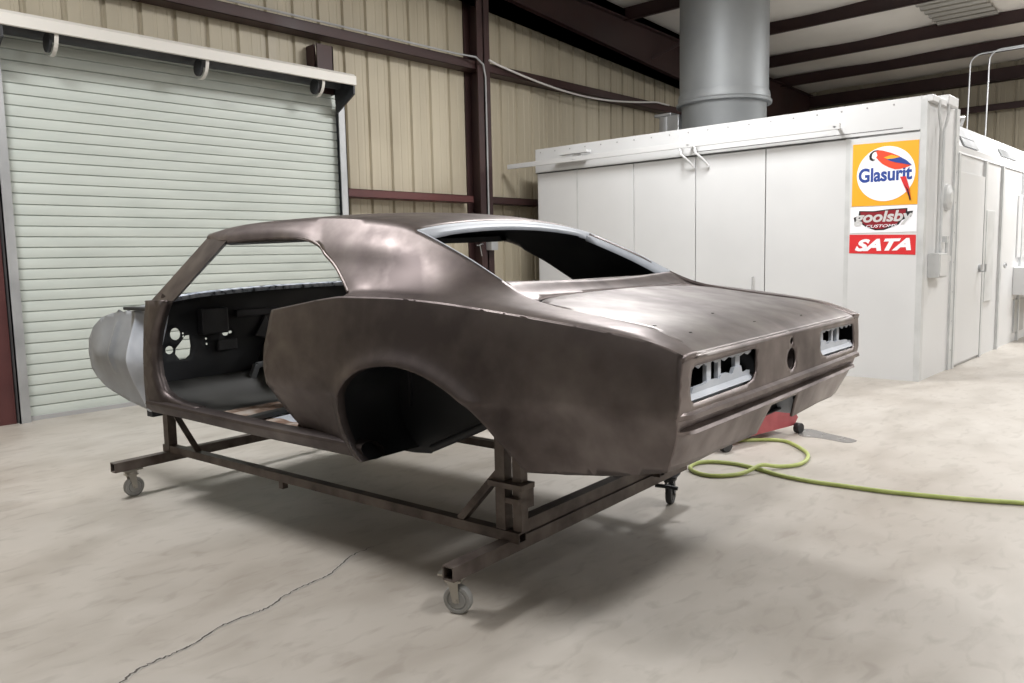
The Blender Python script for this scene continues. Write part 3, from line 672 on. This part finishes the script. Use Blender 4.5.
# -- sail panels, shoulders and roof
st = [[(.026, lcr_t(.02), .800), (.026, .826, .803), (.026, .81, .804), (.026, .795, .805), (.026, .78, .805), (.026, .768, .805)]]
def col(x, *pts):
    return [(x if len(p) == 2 else p[0], p[-2], p[-1]) for p in pts]
st += [col(.09, (lcr_t(.09), zc_t(.09)), (.830, .830), (.81, .832), (.79, .833), (.77, .833), (.752, .833))]
st += [col(.2, (lcr_t(.2), zc_t(.2)), (.835, .860), (.81, .864), (.785, .866), (.76, .867), (.735, .867)),
       col(.4, (lcr_t(.4), zc_t(.4)), (.838, .888), (.81, .893), (.775, .895), (.74, .895), (.712, .895)),
       col(.6, (lcr_t(.6), zc_t(.6)), (.840, .910), (.81, .917), (.765, .920), (.72, .922), (.685, .924)),
       col(.72, (lcr_t(.72), zc_t(.72)), (.838, .922), (.805, .930), (.76, .937), (.71, .944), (.66, .952)),
       col(.84, (lcr_t(.84), zc_t(.84)), (.835, .935), (.80, .944), (.75, .958), (.69, .978), (.635, 1.003)),
       col(1.03, (lcr_t(1.03), zc_t(1.03)), (.832, .949), (.795, .962), (.74, .998), (.68, 1.045), (.625, 1.095)),
       col(1.28, (lcr_t(1.28), zc_t(1.28)), (.828, .957), (.785, .974), (.73, 1.04), (.68, 1.12), (.612, 1.196)),
       col(1.40, (1.36, lcr_t(1.36), zc_t(1.36)), (1.365, .826, .957), (1.375, .782, .976), (1.39, .73, 1.055), (1.40, .685, 1.145), (1.42, .612, 1.230)),
       col(1.6, (1.42, lcr_t(1.42), zc_t(1.42)), (1.43, .822, .958), (1.45, .785, .978), (1.53, .735, 1.06), (1.62, .690, 1.155), (1.66, .612, 1.256)),
       col(1.8, (1.45, lcr_t(1.45), zc_t(1.45)), (1.475, .818, .955), (1.50, .790, .968), (1.63, .738, 1.06), (1.785, .692, 1.152), (1.86, .612, 1.268))]
KU, KV = 6, 5
rows = [catmull(c_, KV) for c_ in st]          # refine along v
LO = [catmull([r[j] for r in rows], KU) for j in range(len(rows[0]))]   # LO[v][u]
for i_, p in enumerate(LO[0]):
    if p[0] > .02: LO[0][i_] = Vector((p[0], lcr_t(p[0]), zc_t(p[0])))
edge = LO[-1]
ze_t = pchip([.5, 1.28, 1.42, 1.66, 1.86, 2.3, 2.55, 2.76], [1.0, 1.196, 1.230, 1.256, 1.268, 1.270, 1.258, 1.232])
zm_t = pchip([1.26, 1.34, 1.5, 1.75, 2.0, 2.3, 2.55, 2.80], [1.236, 1.262, 1.287, 1.303, 1.309, 1.306, 1.292, 1.262])
mb = MB()
for sgn in (1, -1): mb.grid([[(p[0], sgn*p[1], p[2]) for p in r] for r in LO], flip=(sgn < 0))
ed = [p for p in edge if p[0] >= 1.275]
ed[0] = ed[0].copy()
xs2 = list(np.linspace(1.86, 2.76, 24))[1:]
ring = [(p[0], p[1], p[2]) for p in ed]+[(x, .612, ze_t(x)) for x in xs2]
NS = 24; P = []
for (x, l, z) in ring:
    row = []
    for k in range(NS+1):
        s_ = -1+2*k/NS; xx = x+(.04*(1-s_*s_) if x > 2.5 else 0)*((x-2.5)/.26 if x > 2.5 else 0)-(.0)
        zz = z+(max(zm_t(x)-z, .01))*(1-s_*s_)**.9 if abs(s_) < 1 else z
        row.append((xx, l*s_, zz))
    P.append(row)
mb.grid(P)
# strip from roof edge down to the drip line above the doors
for sgn in (1, -1):
    dzt = pchip([1.86, 1.90, 1.97, 2.1, 2.3, 2.5, 2.62, 2.76], [1.178, 1.187, 1.193, 1.196, 1.196, 1.193, 1.196, 1.214])
    P = [[(p[0], sgn*p[1], p[2]) for p in [LO[v][-1] for v in range(len(LO)-1, len(LO)-7, -1)]]+[(1.787, sgn*.684, 1.148)]]
    for x in xs2:
        e_ = ze_t(x); dz = dzt(x); q = 1-.75*sstep(2.5, 2.76, x)
        P.append([(x, sgn*.612, e_)]+[(x, sgn*(.612+d*q), zz) for d, zz in ((.022, e_-.012*q), (.040, e_-.030*q), (.052, (e_+dz)/2-.002), (.062, dz+.014*q), (.067, dz), (.058, dz-.006))])
    n0 = [Vector((1.86, sgn*(.612+d), zz)) for d, zz in ((0, ze_t(1.86)), (.022, ze_t(1.86)-.012), (.040, ze_t(1.86)-.030), (.052, (ze_t(1.86)+1.178)/2), (.062, 1.192), (.067, 1.178), (.058, 1.172))]
    dl_ = [Vector(P[0][r])-n0[r] for r in range(7)]
    for j in range(1, len(P)):
        w_ = max(0, 1-(P[j][0][0]-1.86)/.26)**2
        P[j] = [tuple(Vector(P[j][r])+dl_[r]*w_) for r in range(7)]
    mb.grid(P)
rf = mb.build('roof_panel', M['steel'], CAR, smooth=True, sharp=40, mats=[M['steel'], M['inside']])
if sum(p.normal.z*p.area for p in rf.data.polygons) < 0: rf.data.flip_normals()
sm = rf.modifiers.new('thickness', 'SOLIDIFY'); sm.thickness = .022; sm.offset = -1; sm.material_offset = 1
# bright rail on the front edge of each sail panel
for sgn in (1, -1):
    last = [LO[v][-1] for v in range(len(LO))]; pts = [(p[0]+.006, sgn*(p[1]-.006), p[2]) for p in last if p[2] < 1.12 and p[1] < .80]
    pts += [(1.775, sgn*.690, 1.140), (1.83, sgn*.683, 1.163), (1.91, sgn*.676, 1.182), (2.02, sgn*.673, 1.190), (2.2, sgn*.673, 1.192), (2.5, sgn*.673, 1.186)]
    mb = MB(); mb.tube(catmull(pts, 2), .008, 8); mb.build('drip_rail', M['steel'], CAR, smooth=True)
# header above door, inner
for sgn in (1, -1):
    mb = MB(); P = []
    for x in np.linspace(1.86, 2.56, 16): P.append([(x, sgn*.668, 1.196), (x, sgn*.668, 1.176), (x, sgn*.62, 1.170), (x, sgn*.60, 1.20)])
    mb.grid(P); mb.build('roof_side_rail', M['inside2'], CAR, smooth=True)
# -- deck surface
def Dz(x, l):
    zm = pchip([0, .03, .055, .10, .2, .4, .6, .72, .76, .82, .9], [.792, .799, .812, .832, .862, .897, .926, .944, .960, .998, 1.03])(x)
    return zm-.010*(l/.7)**2*sstep(.1, .5, x)
le_t = pchip([.02, .2, .4, .6, .72, .84], [.764, .731, .708, .681, .656, .631])
lid = [(.045, -.757)]
lid_l = [(x, le_t(x)-.006) for x in np.linspace(.034, .60, 12)]
cor = [(.60+.105*math.sin(a), le_t(.60)-.006-.16*(1-math.cos(a))) for a in np.linspace(.15, math.pi/2, 8)]
frontl = [(.712+.012*(1-(l/.5)**2), l) for l in np.linspace(.45, -.45, 10)]
lid = lid_l+cor+frontl+[(x, -l) for x, l in cor[::-1]]+[(x, -l) for x, l in lid_l[::-1]]
mb = MB(); patch(mb, lid, [], .05, lambda x, l: (x, l, Dz(x, l)+.001), .03, bands=[[(x, l) for l in np.linspace(-.74, .74, 60)] for x in (.042, .052, .064, .08, .10, .13, .165)])
P = []
for k in range(25):
    l = -.755+1.51*k/24; P.append([(.034, l, Dz(.034, l)+.001), (.028, l, Dz(.03, l)-.004), (.026, l, .788), (.04, l, .786)])
mb.grid(P)
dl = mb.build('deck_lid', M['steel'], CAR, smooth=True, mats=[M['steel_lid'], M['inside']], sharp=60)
if sum(p.normal.z*p.area for p in dl.data.polygons) < 0: dl.data.flip_normals()
sm = dl.modifiers.new('thickness', 'SOLIDIFY'); sm.thickness = .012; sm.offset = -1; sm.material_offset = 1
# black channel below the lid gap
mb = MB()
gap = [(x, l) for x, l in lid]
P = [[(x-.0, l*1.0, Dz(x, l)-.012) for x, l in gap], [((x-.35)*1.03+.35, l*1.02, Dz(min(x, .72), l)-.013) for x, l in gap]]
mb.grid(P); mb.build('lid_channel', M['black'], CAR)
for (x, l) in ((.13, .60), (.22, .66), (.12, .12), (.10, -.30), (.24, .2)):
    mb = MB(); mb.lathe([(0, .001), (.006, .001), (.006, 0)], (x, l, Dz(x, l)+.001), 2, 10); mb.build('emblem_hole', M['black'], dl)
# -- panel between lid and rear window
base = lambda l: .80+.04*(l/.635)**2
ud = [(.84, .635), (.72, .659), (.66, .672), (.615, .677)]
arc = [(.606+.112*math.sin(a), le_t(.60)+.002-.165*(1-math.cos(a))) for a in np.linspace(.1, math.pi/2, 8)]
fr2 = [(.720+.012*(1-(l/.5)**2), l) for l in np.linspace(.45, -.45, 10)]
left = ud+arc+fr2[:5]
allp = [(base(l), l) for l in np.linspace(-.60, .60, 14)]
outer = allp+ud+arc+fr2+[(x, -l) for x, l in arc[::-1]]+[(x, -l) for x, l in ud[::-1]]
mb = MB(); patch(mb, outer, [], .04, lambda x, l: (x, l, min(Dz(x, l), 1.004)+.0), .02, bands=[[(base(l)-d, l) for l in np.linspace(-.66, .66, 60)] for d in (.012, .026, .042, .058, .075)])
P = [[(base(l), l, min(Dz(base(l), l), 1.004)) for l in np.linspace(-.62, .62, 15)], [(base(l)+.02, l, .99) for l in np.linspace(-.62, .62, 15)], [(base(l)+.03, l, .96) for l in np.linspace(-.62, .62, 15)]]
mb.grid(P)
ud_ = mb.build('rear_deck_panel', M['steel'], CAR, smooth=True, mats=[M['steel'], M['inside']], sharp=50)
if sum(p.normal.z*p.area for p in ud_.data.polygons) < 0: ud_.data.flip_normals()
sm = ud_.modifiers.new('thickness', 'SOLIDIFY'); sm.thickness = .006; sm.offset = -1; sm.material_offset = 1
# -- rear window flange (pale primer) round the opening
ep = [p for p in edge if .83 <= p[0] <= 1.285]
path = [Vector(p) for p in ep]
top = []
for k in range(1, NS):
    s_ = 1-2*k/NS; top.append(Vector((ring[0][0], ring[0][1]*s_, P and ring[0][2]+max(zm_t(ring[0][0])-ring[0][2], .01)*(1-s_*s_)**.9)))
full = path+top+[Vector((p[0], -p[1], p[2])) for p in path[::-1]]
cen = Vector((1.05, 0, 1.10)); P = [[], [], [], []]
for p in full:
    d = (cen-p); d.z = 0; 
    if abs(p.y) > .59 or True:
        dd = Vector((-1 if p.x > 1.26 and abs(p.y) < .58 else 0, -np.sign(p.y) if abs(p.y) > .5 else 0, 0))
        if p.x < 1.26: dd = Vector((0, -np.sign(p.y), 0))
        dd = dd.normalized() if dd.length else Vector((-1, 0, 0))
    up = Vector((0, 0, 1))
    P[0].append(p+up*.001-dd*.002); P[1].append(p-up*.010+dd*.004); P[2].append(p-up*.014-Vector((0, 0, .3))*(.035*(abs(dd.x)))+dd*(.032 if p.x > 1.26 else .018)); P[3].append(p-up*.040+dd*.034)
mb = MB(); mb.grid([list(r) for r in zip(*P)]); mb.build('window_flange', M['primer'], CAR, smooth=True, sharp=50, solid=(.003, 0))
# -- tail panel with openings (parameter s across, z up)
def q2s(pts): return [(l/.865, z) for l, z in pts]
LT = [(.325, .765), (.345, .772), (.775, .766), (.792, .757), (.797, .70), (.792, .672), (.775, .660), (.40, .664), (.35, .674), (.325, .695)]
hl = [q2s(LT), [(-s_, z) for s_, z in q2s(LT)][::-1]]
filler = [(.046*math.cos(a)/.865-.0, .700+.040*math.sin(a)) for a in np.linspace(0, 2*math.pi, 20, endpoint=False)]
key = [(.016*math.cos(a)/.865, .764+.013*math.sin(a)) for a in np.linspace(0, 2*math.pi, 12, endpoint=False)]
outr = [(1, z) for z in cornerz]+[(.90, .452), (.60, .458), (.22, .452), (.155, .55), (-.155, .55), (-.22, .452), (-.60, .458), (-.90, .452)]+[(-1, z) for z in cornerz[::-1]]
mb = MB(); patch(mb, outr, hl+[filler, key], .024, lambda s_, z: tail(s_, z), .014,
    bands=[[(s_, z) for s_ in np.linspace(-.985, .985, 110)] for z in (.785, .77, .640, .634, .622, .6175, .603, .588, .583, .574, .568, .555, .53)])
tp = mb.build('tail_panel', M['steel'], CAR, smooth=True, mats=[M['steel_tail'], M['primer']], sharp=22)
if sum(p.normal.x*p.area for p in tp.data.polygons) > 0: tp.data.flip_normals()
sm = tp.modifiers.new('thickness', 'SOLIDIFY'); sm.thickness = .009; sm.offset = -1; sm.material_offset = 1
# filler recess ring
mb = MB(); P = []
for r, dx in ((.062, -.001), (.055, .004), (.046, .010), (.046, .05)):
    P.append([(.029+dx, r*math.cos(a), .700+r*.87*math.sin(a)) for a in np.linspace(0, 2*math.pi, 29)])
mb.grid(P); mb.build('filler_ring', M['steel'], CAR, smooth=True)
# lower valance crease lines are in the tail profile; license recess liner
mb = MB(); mb.prism([(.175, .58), (-.175, .58), (-.238, .455), (-.225, .455), (-.162, .556), (.162, .556), (.225, .455), (.238, .455)], 0, .085, .17); mb.build('plate_recess', M['primer'], CAR)
# lamp brackets
for sgn in (1, -1):
    mb = MB()
    for l0, l1 in ((.615, .645), (.545, .565), (.40, .435)):
        mb.box(.055, .068, sgn*l0, sgn*l1, .66, .775)
    # stepped shelf at the foot
    poly = [(.80, .655), (.80, .690), (.775, .690), (.765, .682), (.755, .684), (.745, .698), (.66, .700), (.64, .706), (.56, .702), (.55, .712), (.50, .712), (.49, .704), (.465, .706), (.455, .722), (.40, .722), (.39, .700), (.35, .696), (.33, .70), (.33, .655)]
    mb.prism([(sgn*a, b) for a, b in poly], 0, .050, .062)
    mb.add([(.036, sgn*.80, .668), (.036, sgn*.33, .672), (.054, sgn*.33, .690), (.054, sgn*.80, .686)], [(0, 1, 2, 3)])
    tops = [(.80, .78)]; x = .80
    random.seed(5)
    while x > .36: tops += [(x, .764-random.random()*.003), (x-.02, .757-random.random()*.005), (x-.05, .762)]; x -= .06
    tops += [(.34, .78)]
    mb.prism([(sgn*a, b) for a, b in tops], 0, .045, .050)
    mb.build('lamp_bracket', M['primer'], CAR)
# trunk box, dark
mb = MB(); mb.box(.14, 1.50, -.52, .52, .47, .475); mb.box(.155, .16, -.80, .80, .47, .645); mb.box(.16, .58, -.8, .8, .46, .465); mb.build('trunk_floor', M['inside'], CAR)
mb = MB(); mb.box(1.42, 1.43, -.55, .55, .475, .90); mb.build('trunk_divider', M['inside2'], CAR)
mb = MB(); mb.box(.86, 1.42, -.62, .62, .93, .94); mb.build('package_shelf', M['inside2'], CAR)
# wheel tubs
for sgn in (1, -1):
    mb = MB(); L_ = [0, .05, .14, .24, .36]; P = []
    for d in L_:
        k = 1+.10*math.sin(min(d/.14, 1)*math.pi/2)
        P.append([((x-1.05)*k+1.05, sgn*(S(x, z)-.02-d), (z-.42)*k+.42) for x, z in ARCH])
    mb.grid(P); yw = sgn*.55
    a2 = [((x-1.05)*1.1+1.05, (z-.42)*1.1+.42) for x, z in ARCH if z > .44]
    low = [(.72, .42), (.86, .45), (.98, .46), (1.08, .42), (1.2, .36), (1.32, .285), (1.42, .275), (1.52, .275), (1.60, .30)]
    poly = [(1.60, .40)]+a2+low
    patch(mb, poly, [], .08, lambda x, z: (x, yw+sgn*.03*math.sin((x-.6)*6)*.5, z), .06)
    mb.tube([(.75, yw+sgn*.05, .56), (1.0, yw+sgn*.05, .44), (1.25, yw+sgn*.05, .33)], .016, 8)
    mb.build('wheel_tub', M['inside'], CAR, smooth=True, sharp=50)
# frame rail kick-up and floor
for a_, b_ in ((.42, .5), (-.5, -.42)):
    mb = MB(); mb.box(.2, 1.0, a_, b_, .42, .48); mb.build('frame_rail', M['inside'], CAR)
# -- rocker and door frame
for sgn in (1, -1):
    prof = [(.74, .345), (.765, .372), (.80, .376), (.80, .384), (.835, .382), (.853, .374), (.858, .362), (.846, .335), (.822, .312), (.78, .305), (.74, .31)]
    mb = MB(); P = [[(x, sgn*a, b+.012*sstep(1.9, 3.0, x)) for a, b in prof+[prof[0]]] for x in np.linspace(1.38, 3.05, 18)]
    mb.grid(P); mb.build('rocker_panel', M['steel_shade'], CAR, smooth=True, sharp=25)
    fo = [(3.0, .905), (3.03, .80), (3.055, .65), (3.07, .50), (3.07, .345), (2.62, .345), (2.60, .392), (2.74, .399), (2.85, .416), (2.91, .45), (2.948, .52), (2.96, .60), (2.95, .68), (2.925, .75), (2.88, .84), (2.84, .908)]
    mb = MB(); patch(mb, fo, [], .05, lambda x, z: (x, sgn*(.848-.012*sstep(2.95, 2.86, x)-.01*abs(z-.6)), z), .03)
    o = mb.build('hinge_pillar', M['steel'], CAR, smooth=True, mats=[M['steel_shade'], M['inside2']], sharp=50)
    if sum(p.normal.y*sgn*p.area for p in o.data.polygons) < 0: o.data.flip_normals()
    sm = o.modifiers.new('thickness', 'SOLIDIFY'); sm.thickness = .05; sm.offset = -1
    # windshield pillar: tapered hollow-looking bar
    base_ = [(3.05, .800, .89), (2.78, .818, .905), (2.86, .765, .90), (2.98, .735, .885)]
    top_ = [(2.76, .612, 1.226), (2.50, .676, 1.196), (2.56, .640, 1.178), (2.66, .590, 1.210)]
    mid_ = [tuple((a+b)/2 for a, b in zip(p, q)) for p, q in zip(base_, top_)]
    mb = MB(); R3 = []
    for a_, b_, c_ in zip(base_, mid_, top_): R3.append(catmull([a_, b_, c_], 5))
    rings_ = [[R3[k][i] for k in range(4)]+[R3[0][i]] for i in range(len(R3[0]))]
    mb.grid([[(p[0], sgn*p[1], p[2]) for p in r] for r in rings_]); mb.build('windshield_pillar', M['steel_shade'], CAR, smooth=True, sharp=30)
    # ledge below quarter window
    mb = MB(); P = []
    for x in np.linspace(1.40, 1.93, 12): P.append([(x, sgn*lcr_t(x), zc_t(x)), (x, sgn*(lcr_t(x)-.02), zc_t(x)+.003), (x, sgn*.79, zc_t(x)-.004), (x, sgn*.785, zc_t(x)-.04)])
    mb.grid(P); mb.build('window_ledge', M['steel'], CAR, smooth=True)
    # latch pillar face closing the front of the quarter panel
    mb = MB(); P = []
    for x, z in front: P.append([(x, sgn*(S(x, z)-.001), z), (x-.004, sgn*(S(x, z)-.02), z), (x-.02, sgn*(S(x, z)-.07), z), (x-.05, sgn*.70, z)])
    mb.grid(P); mb.build('latch_pillar', M['inside2'], CAR, smooth=True, solid=(.004, 0))
    # inner side trim panel
    mb = MB(); patch(mb, [(1.92, .37), (1.58, .37), (1.58, .70), (1.50, .92), (1.88, .86)], [], .1, lambda x, z: (x, sgn*.70, z)); mb.build('inner_quarter', M['inside'], CAR, solid=(.004, 0))
# -- firewall with holes and pale cowl flange
def circ(cy, cz, r, n=14, ry=1): return [(cy+r*math.cos(a), cz+r*ry*math.sin(a)) for a in np.linspace(0, 2*math.pi, n, endpoint=False)]
fwo = [(.79, .36), (.79, .88), (.5, .915), (0, .935), (-.5, .94), (-.79, .92), (-.79, .36), (-.3, .30), (.3, .30)]
fh = [circ(.645, .712, .030, 14, 1.1), circ(.685, .630, .022), [(.565, .700), (.565, .640), (.575, .596), (.60, .575), (.635, .575), (.655, .605), (.65, .635), (.61, .675), (.59, .698)],
      circ(.60, .712, .006, 8), circ(.60, .695, .006, 8), circ(.35, .69, .020, 8, .7), circ(.32, .695, .012, 8, .7), circ(.47, .672, .007, 8), circ(.47, .642, .007, 8)]
def fw(l, z): return (3.10+.02*math.sin(l*9)*math.sin(z*14)*.5, l, z)
mb = MB(); patch(mb, fwo, fh, .05, fw, .02); mb.build('firewall', M['inside'], CAR, smooth=True, solid=(.004, 0), sharp=60)
mb = MB(); mb.box(3.06, 3.09, .30, .42, .60, .66); mb.box(3.05, 3.09, .02, .30, .78, .82)
mb.prism([(.02, .62), (.18, .66), (.10, .78)], 0, 3.07, 3.09); mb.box(3.04, 3.09, .36, .52, .70, .84)
mb.build('dash_bracket', M['inside2'], CAR, bevel=.006)
mb = MB(); mb.beam((3.03, .075, .512), (3.03, .205, .495), .03, .03); mb.beam((3.03, .205, .50), (3.03, .275, .345), .03, .035)
mb.build('column_brace', M['primer_dark'], CAR, bevel=.004)
mb = MB(); P = []
zt = pchip([-.80, -.5, 0, .5, .79], [.935, .955, .952, .935, .905])
for l in np.linspace(-.79, .79, 50):
    P.append([(3.00, l, zt(l)-.026), (3.00, l, zt(l)-.006), (3.03, l, zt(l)), (3.12, l, zt(l)-.01)])
mb.grid(P); mb.build('cowl_flange', M['flaky'], CAR, smooth=True, solid=(.003, 0))
mb = MB(); mb.box(3.12, 3.27, -.76, .76, .82, .87); mb.build('cowl_box', M['primer_dark'], CAR, bevel=.02)
# -- floor pan
def fz(x, l):
    t = .20*math.exp(-(l/.13)**4)*sstep(1.5, 1.8, x); toe = .13*sstep(2.85, 3.12, x); seat = .16*sstep(1.95, 1.80, x)
    return .335+max(t, 0)+toe*(1-.0*t)+seat+.004*math.sin(x*40)*sstep(.2, .3, abs(l))
mb = MB(); mb.grid([[(x, l, fz(x, l)) for l in np.linspace(-.76, .76, 61)] for x in np.linspace(1.58, 3.11, 60)])
fp = mb.build('floor_pan', M['floordark'], CAR, smooth=True, mats=[M['floordark'], M['rust'], M['primer']], solid=(.004, -1))
fp.modifiers[0].material_offset = 0
for p in fp.data.polygons:
    c_ = p.center
    if c_.x < 2.66 and c_.y > .33: p.material_index = 1
    if c_.x < 2.42 and c_.y > .2 and c_.x > 1.9: p.material_index = 2 if c_.y < .60 else 1
mb = MB(); mb.beam((2.32, .74, .352), (2.40, .30, .352), .05, .025); mb.build('seat_brace', M['floordark'], CAR, bevel=.004)
# -- bulged apron ahead of the hinge pillar
ap = [(x+.05*sstep(3.3, 3.8, x), z) for x, z in [(3.04, .86), (3.20, .845), (3.38, .835), (3.54, .82), (3.66, .79), (3.76, .735), (3.83, .66), (3.845, .58), (3.82, .49), (3.76, .44), (3.66, .39), (3.44, .335), (3.19, .30), (3.04, .30)]]
def apf(x, z):
    d = segdist((x, z), ap[:-1], False); b = .06*sstep(0, .28, d)
    x1 = 3.28+.25*(z-.6)**2*2-.0; rib = .022*math.exp(-((x-(3.27-.35*(z-.62)**2-(.25*(.45-z) if z < .45 else 0)))/.028)**2)
    x2 = 3.50-.5*(z-.62)**2; rib += .014*math.exp(-((x-x2)/.02)**2)*sstep(.46, .52, z)*sstep(.80, .74, z)
    dent = -.03*sstep(3.25, 3.10, x)
    return (x, .755+b+rib+dent, z)
xbf = lambda z: 3.30-.35*(z-.62)**2-(.25*(.45-z) if z < .45 else 0)
mb = MB(); patch(mb, ap, [], .022, apf, .03, bands=[[(xbf(z)+d, z) for z in np.linspace(.31, .84, 40)] for d in (-.06, -.045, -.03, -.015, 0, .015, .03, .05)])
ao = mb.build('inner_fender', M['primer_dark'], CAR, smooth=True, mats=[M['primer_dark'], M['inside2']], sharp=70)
if sum(p.normal.y*p.area for p in ao.data.polygons) < 0: ao.data.flip_normals()
ao.data.materials.append(M['primer'])
for p in ao.data.polygons:
    if p.center.x < 3.30-.35*(p.center.z-.62)**2-(.25*(.45-p.center.z) if p.center.z < .45 else 0): p.material_index = 2
sm = ao.modifiers.new('thickness', 'SOLIDIFY'); sm.thickness = .02; sm.offset = -1
for b_ in ((3.10, 3.34, .74, .80, .845, .862), (3.18, 3.24, .70, .76, .27, .31)):
    mb = MB(); mb.box(*b_); mb.build('fender_bracket', M['inside'], CAR, bevel=.004)

# ================================================================== THE BODY DOLLY
DL = empty('body_dolly', (2.7681, 1.1548, 0), math.pi/2+YAW)
tag(DL, 'low rolling steel frame of square tubes carrying the car body', 'dolly')
def sqtube(a, b, wd, ht, t=.005, up=(0, 0, 1)):
    a, b = Vector(a), Vector(b); d = (b-a).normalized(); u = Vector(up); s_ = d.cross(u).normalized(); u = s_.cross(d)
    mb = MB(); R4 = []
    for p, k in ((a+d*.12, 1), (a, 1), (b, 1), (b-d*.12, 1)):
        pass
    def rg(p, w_, h_): return [p+s_*x*w_/2+u*y*h_/2 for x, y in ((-1, -1), (1, -1), (1, 1), (-1, 1), (-1, -1))]
    mb.grid([rg(a+d*.10, wd-2*t, ht-2*t), rg(a, wd-2*t, ht-2*t), rg(a, wd, ht), rg(b, wd, ht), rg(b, wd-2*t, ht-2*t), rg(b-d*.10, wd-2*t, ht-2*t)])
    for p in (a+d*.10, b-d*.10): 
        q = rg(p, wd-2*t, ht-2*t)[:4]; mb.add(q, [(0, 1, 2, 3)])
    return mb
TB = .052
for x, l0, l1 in ((.865, .935, -.82), (3.31, .93, -.82)):
    sqtube((x, l0, .180), (x, l1, .180), TB, TB).build('cross_rail', M['dolly'], DL)
sqtube((.875, .56, .233), (.875, -.60, .233), TB, .05).build('upper_cross_rail', M['dolly'], DL)
for l in (.60, -.48):
    sqtube((.80, l, .222), (3.36, l, .222), .045, .04).build('long_rail', M['dolly'], DL)
for l in (.60, -.48):
    sg = 1 if l > 0 else -1
    sqtube((.885, l, .245), (.885, l, .60), .045, .045, up=(0, 1, 0)).build('post', M['dolly'], DL)
    sqtube((.815, l-sg*.01, .245), (.815, l-sg*.01, .66), .04, .04, up=(0, 1, 0)).build('post', M['dolly'], DL)
    sqtube((3.31, l, .20), (3.31, l, .47), .05, .05, up=(0, 1, 0)).build('post', M['dolly'], DL)
    mb = MB(); mb.beam((1.10, l, .24), (.90, l, .455), .035, .03); mb.build('brace', M['dolly'], DL)
    mb = MB(); mb.beam((3.02, l, .24), (3.27, l, .45), .035, .006); mb.build('brace', M['dolly'], DL)
    mb = MB(); mb.box(.77, .93, l-.04, l+.04, .41, .43); mb.box(.79, .85, l-.045, l+.035, .355, .375); mb.box(.79, .80, l-.06, l+.02, .33, .41); mb.build('clamp_plate', M['dolly'], DL)
    sqtube((3.31, l-.0, .475), (3.31, l-sg*.3, .475), .05, .05).build('body_arm', M['dolly'], DL)
    sqtube((.87, l+.0, .60), (.87, l-sg*.25, .60), .05, .05).build('body_arm', M['dolly'], DL)
mb = MB()
for x in (2.25,): mb.box(x, x+.03, .585, .615, .165, .205)
mb.build('bolt_tab', M['dolly'], DL)
def caster(x, l, ang, big):
    e = empty('caster', (x, l, 0), ang, DL)
    mb = MB(); r = .053; prof = [(.0, -.016), (.030, -.016), (.034, -.012), (.038, -.016), (r-.004, -.015), (r, -.010), (r, .010), (r-.004, .015), (.038, .016), (.034, .012), (.030, .016), (0, .016)]
    mb.lathe(prof, (0, 0, r), 1, 32); mb.build('wheel', M['caster_rubber'] if big else M['dark_rubber'], e, smooth=True, sharp=40)
    mb = MB()
    for s_ in (-1, 1):
        mb.prism([(-.012, .045), (.012, .045), (.032, .125), (-.008, .125)], 1, s_*.021-.0015, s_*.021+.0015)
    mb.box(-.02, .04, -.024, .024, .118, .126); mb.build('fork', M['zinc'] if big else M['inside2'], e)
    mb = MB(); mb.tube([(0, -.027, .052), (0, .027, .052)], .007, 10); mb.build('axle', M['zinc'], e)
    mb = MB(); mb.box(-.04, .06, -.04, .04, .146, .153); mb.lathe([(.03, .126), (.034, .132), (.03, .146)], (.01, 0, 0), 2, 20); mb.build('mount_plate', M['zinc'] if big else M['inside2'], e)
    return e
caster(.90, .85, math.radians(20), True)
caster(3.32, .82, math.radians(88), True)
caster(.87, -.70, math.radians(103), False)
caster(3.31, -.70, math.radians(20), False)
mb = MB(); mb.tube([(.86, -.52, .14), (.80, -.55, .135), (.76, -.56, .13)], .01, 8); mb.build('brake_lever', M['inside'], DL)
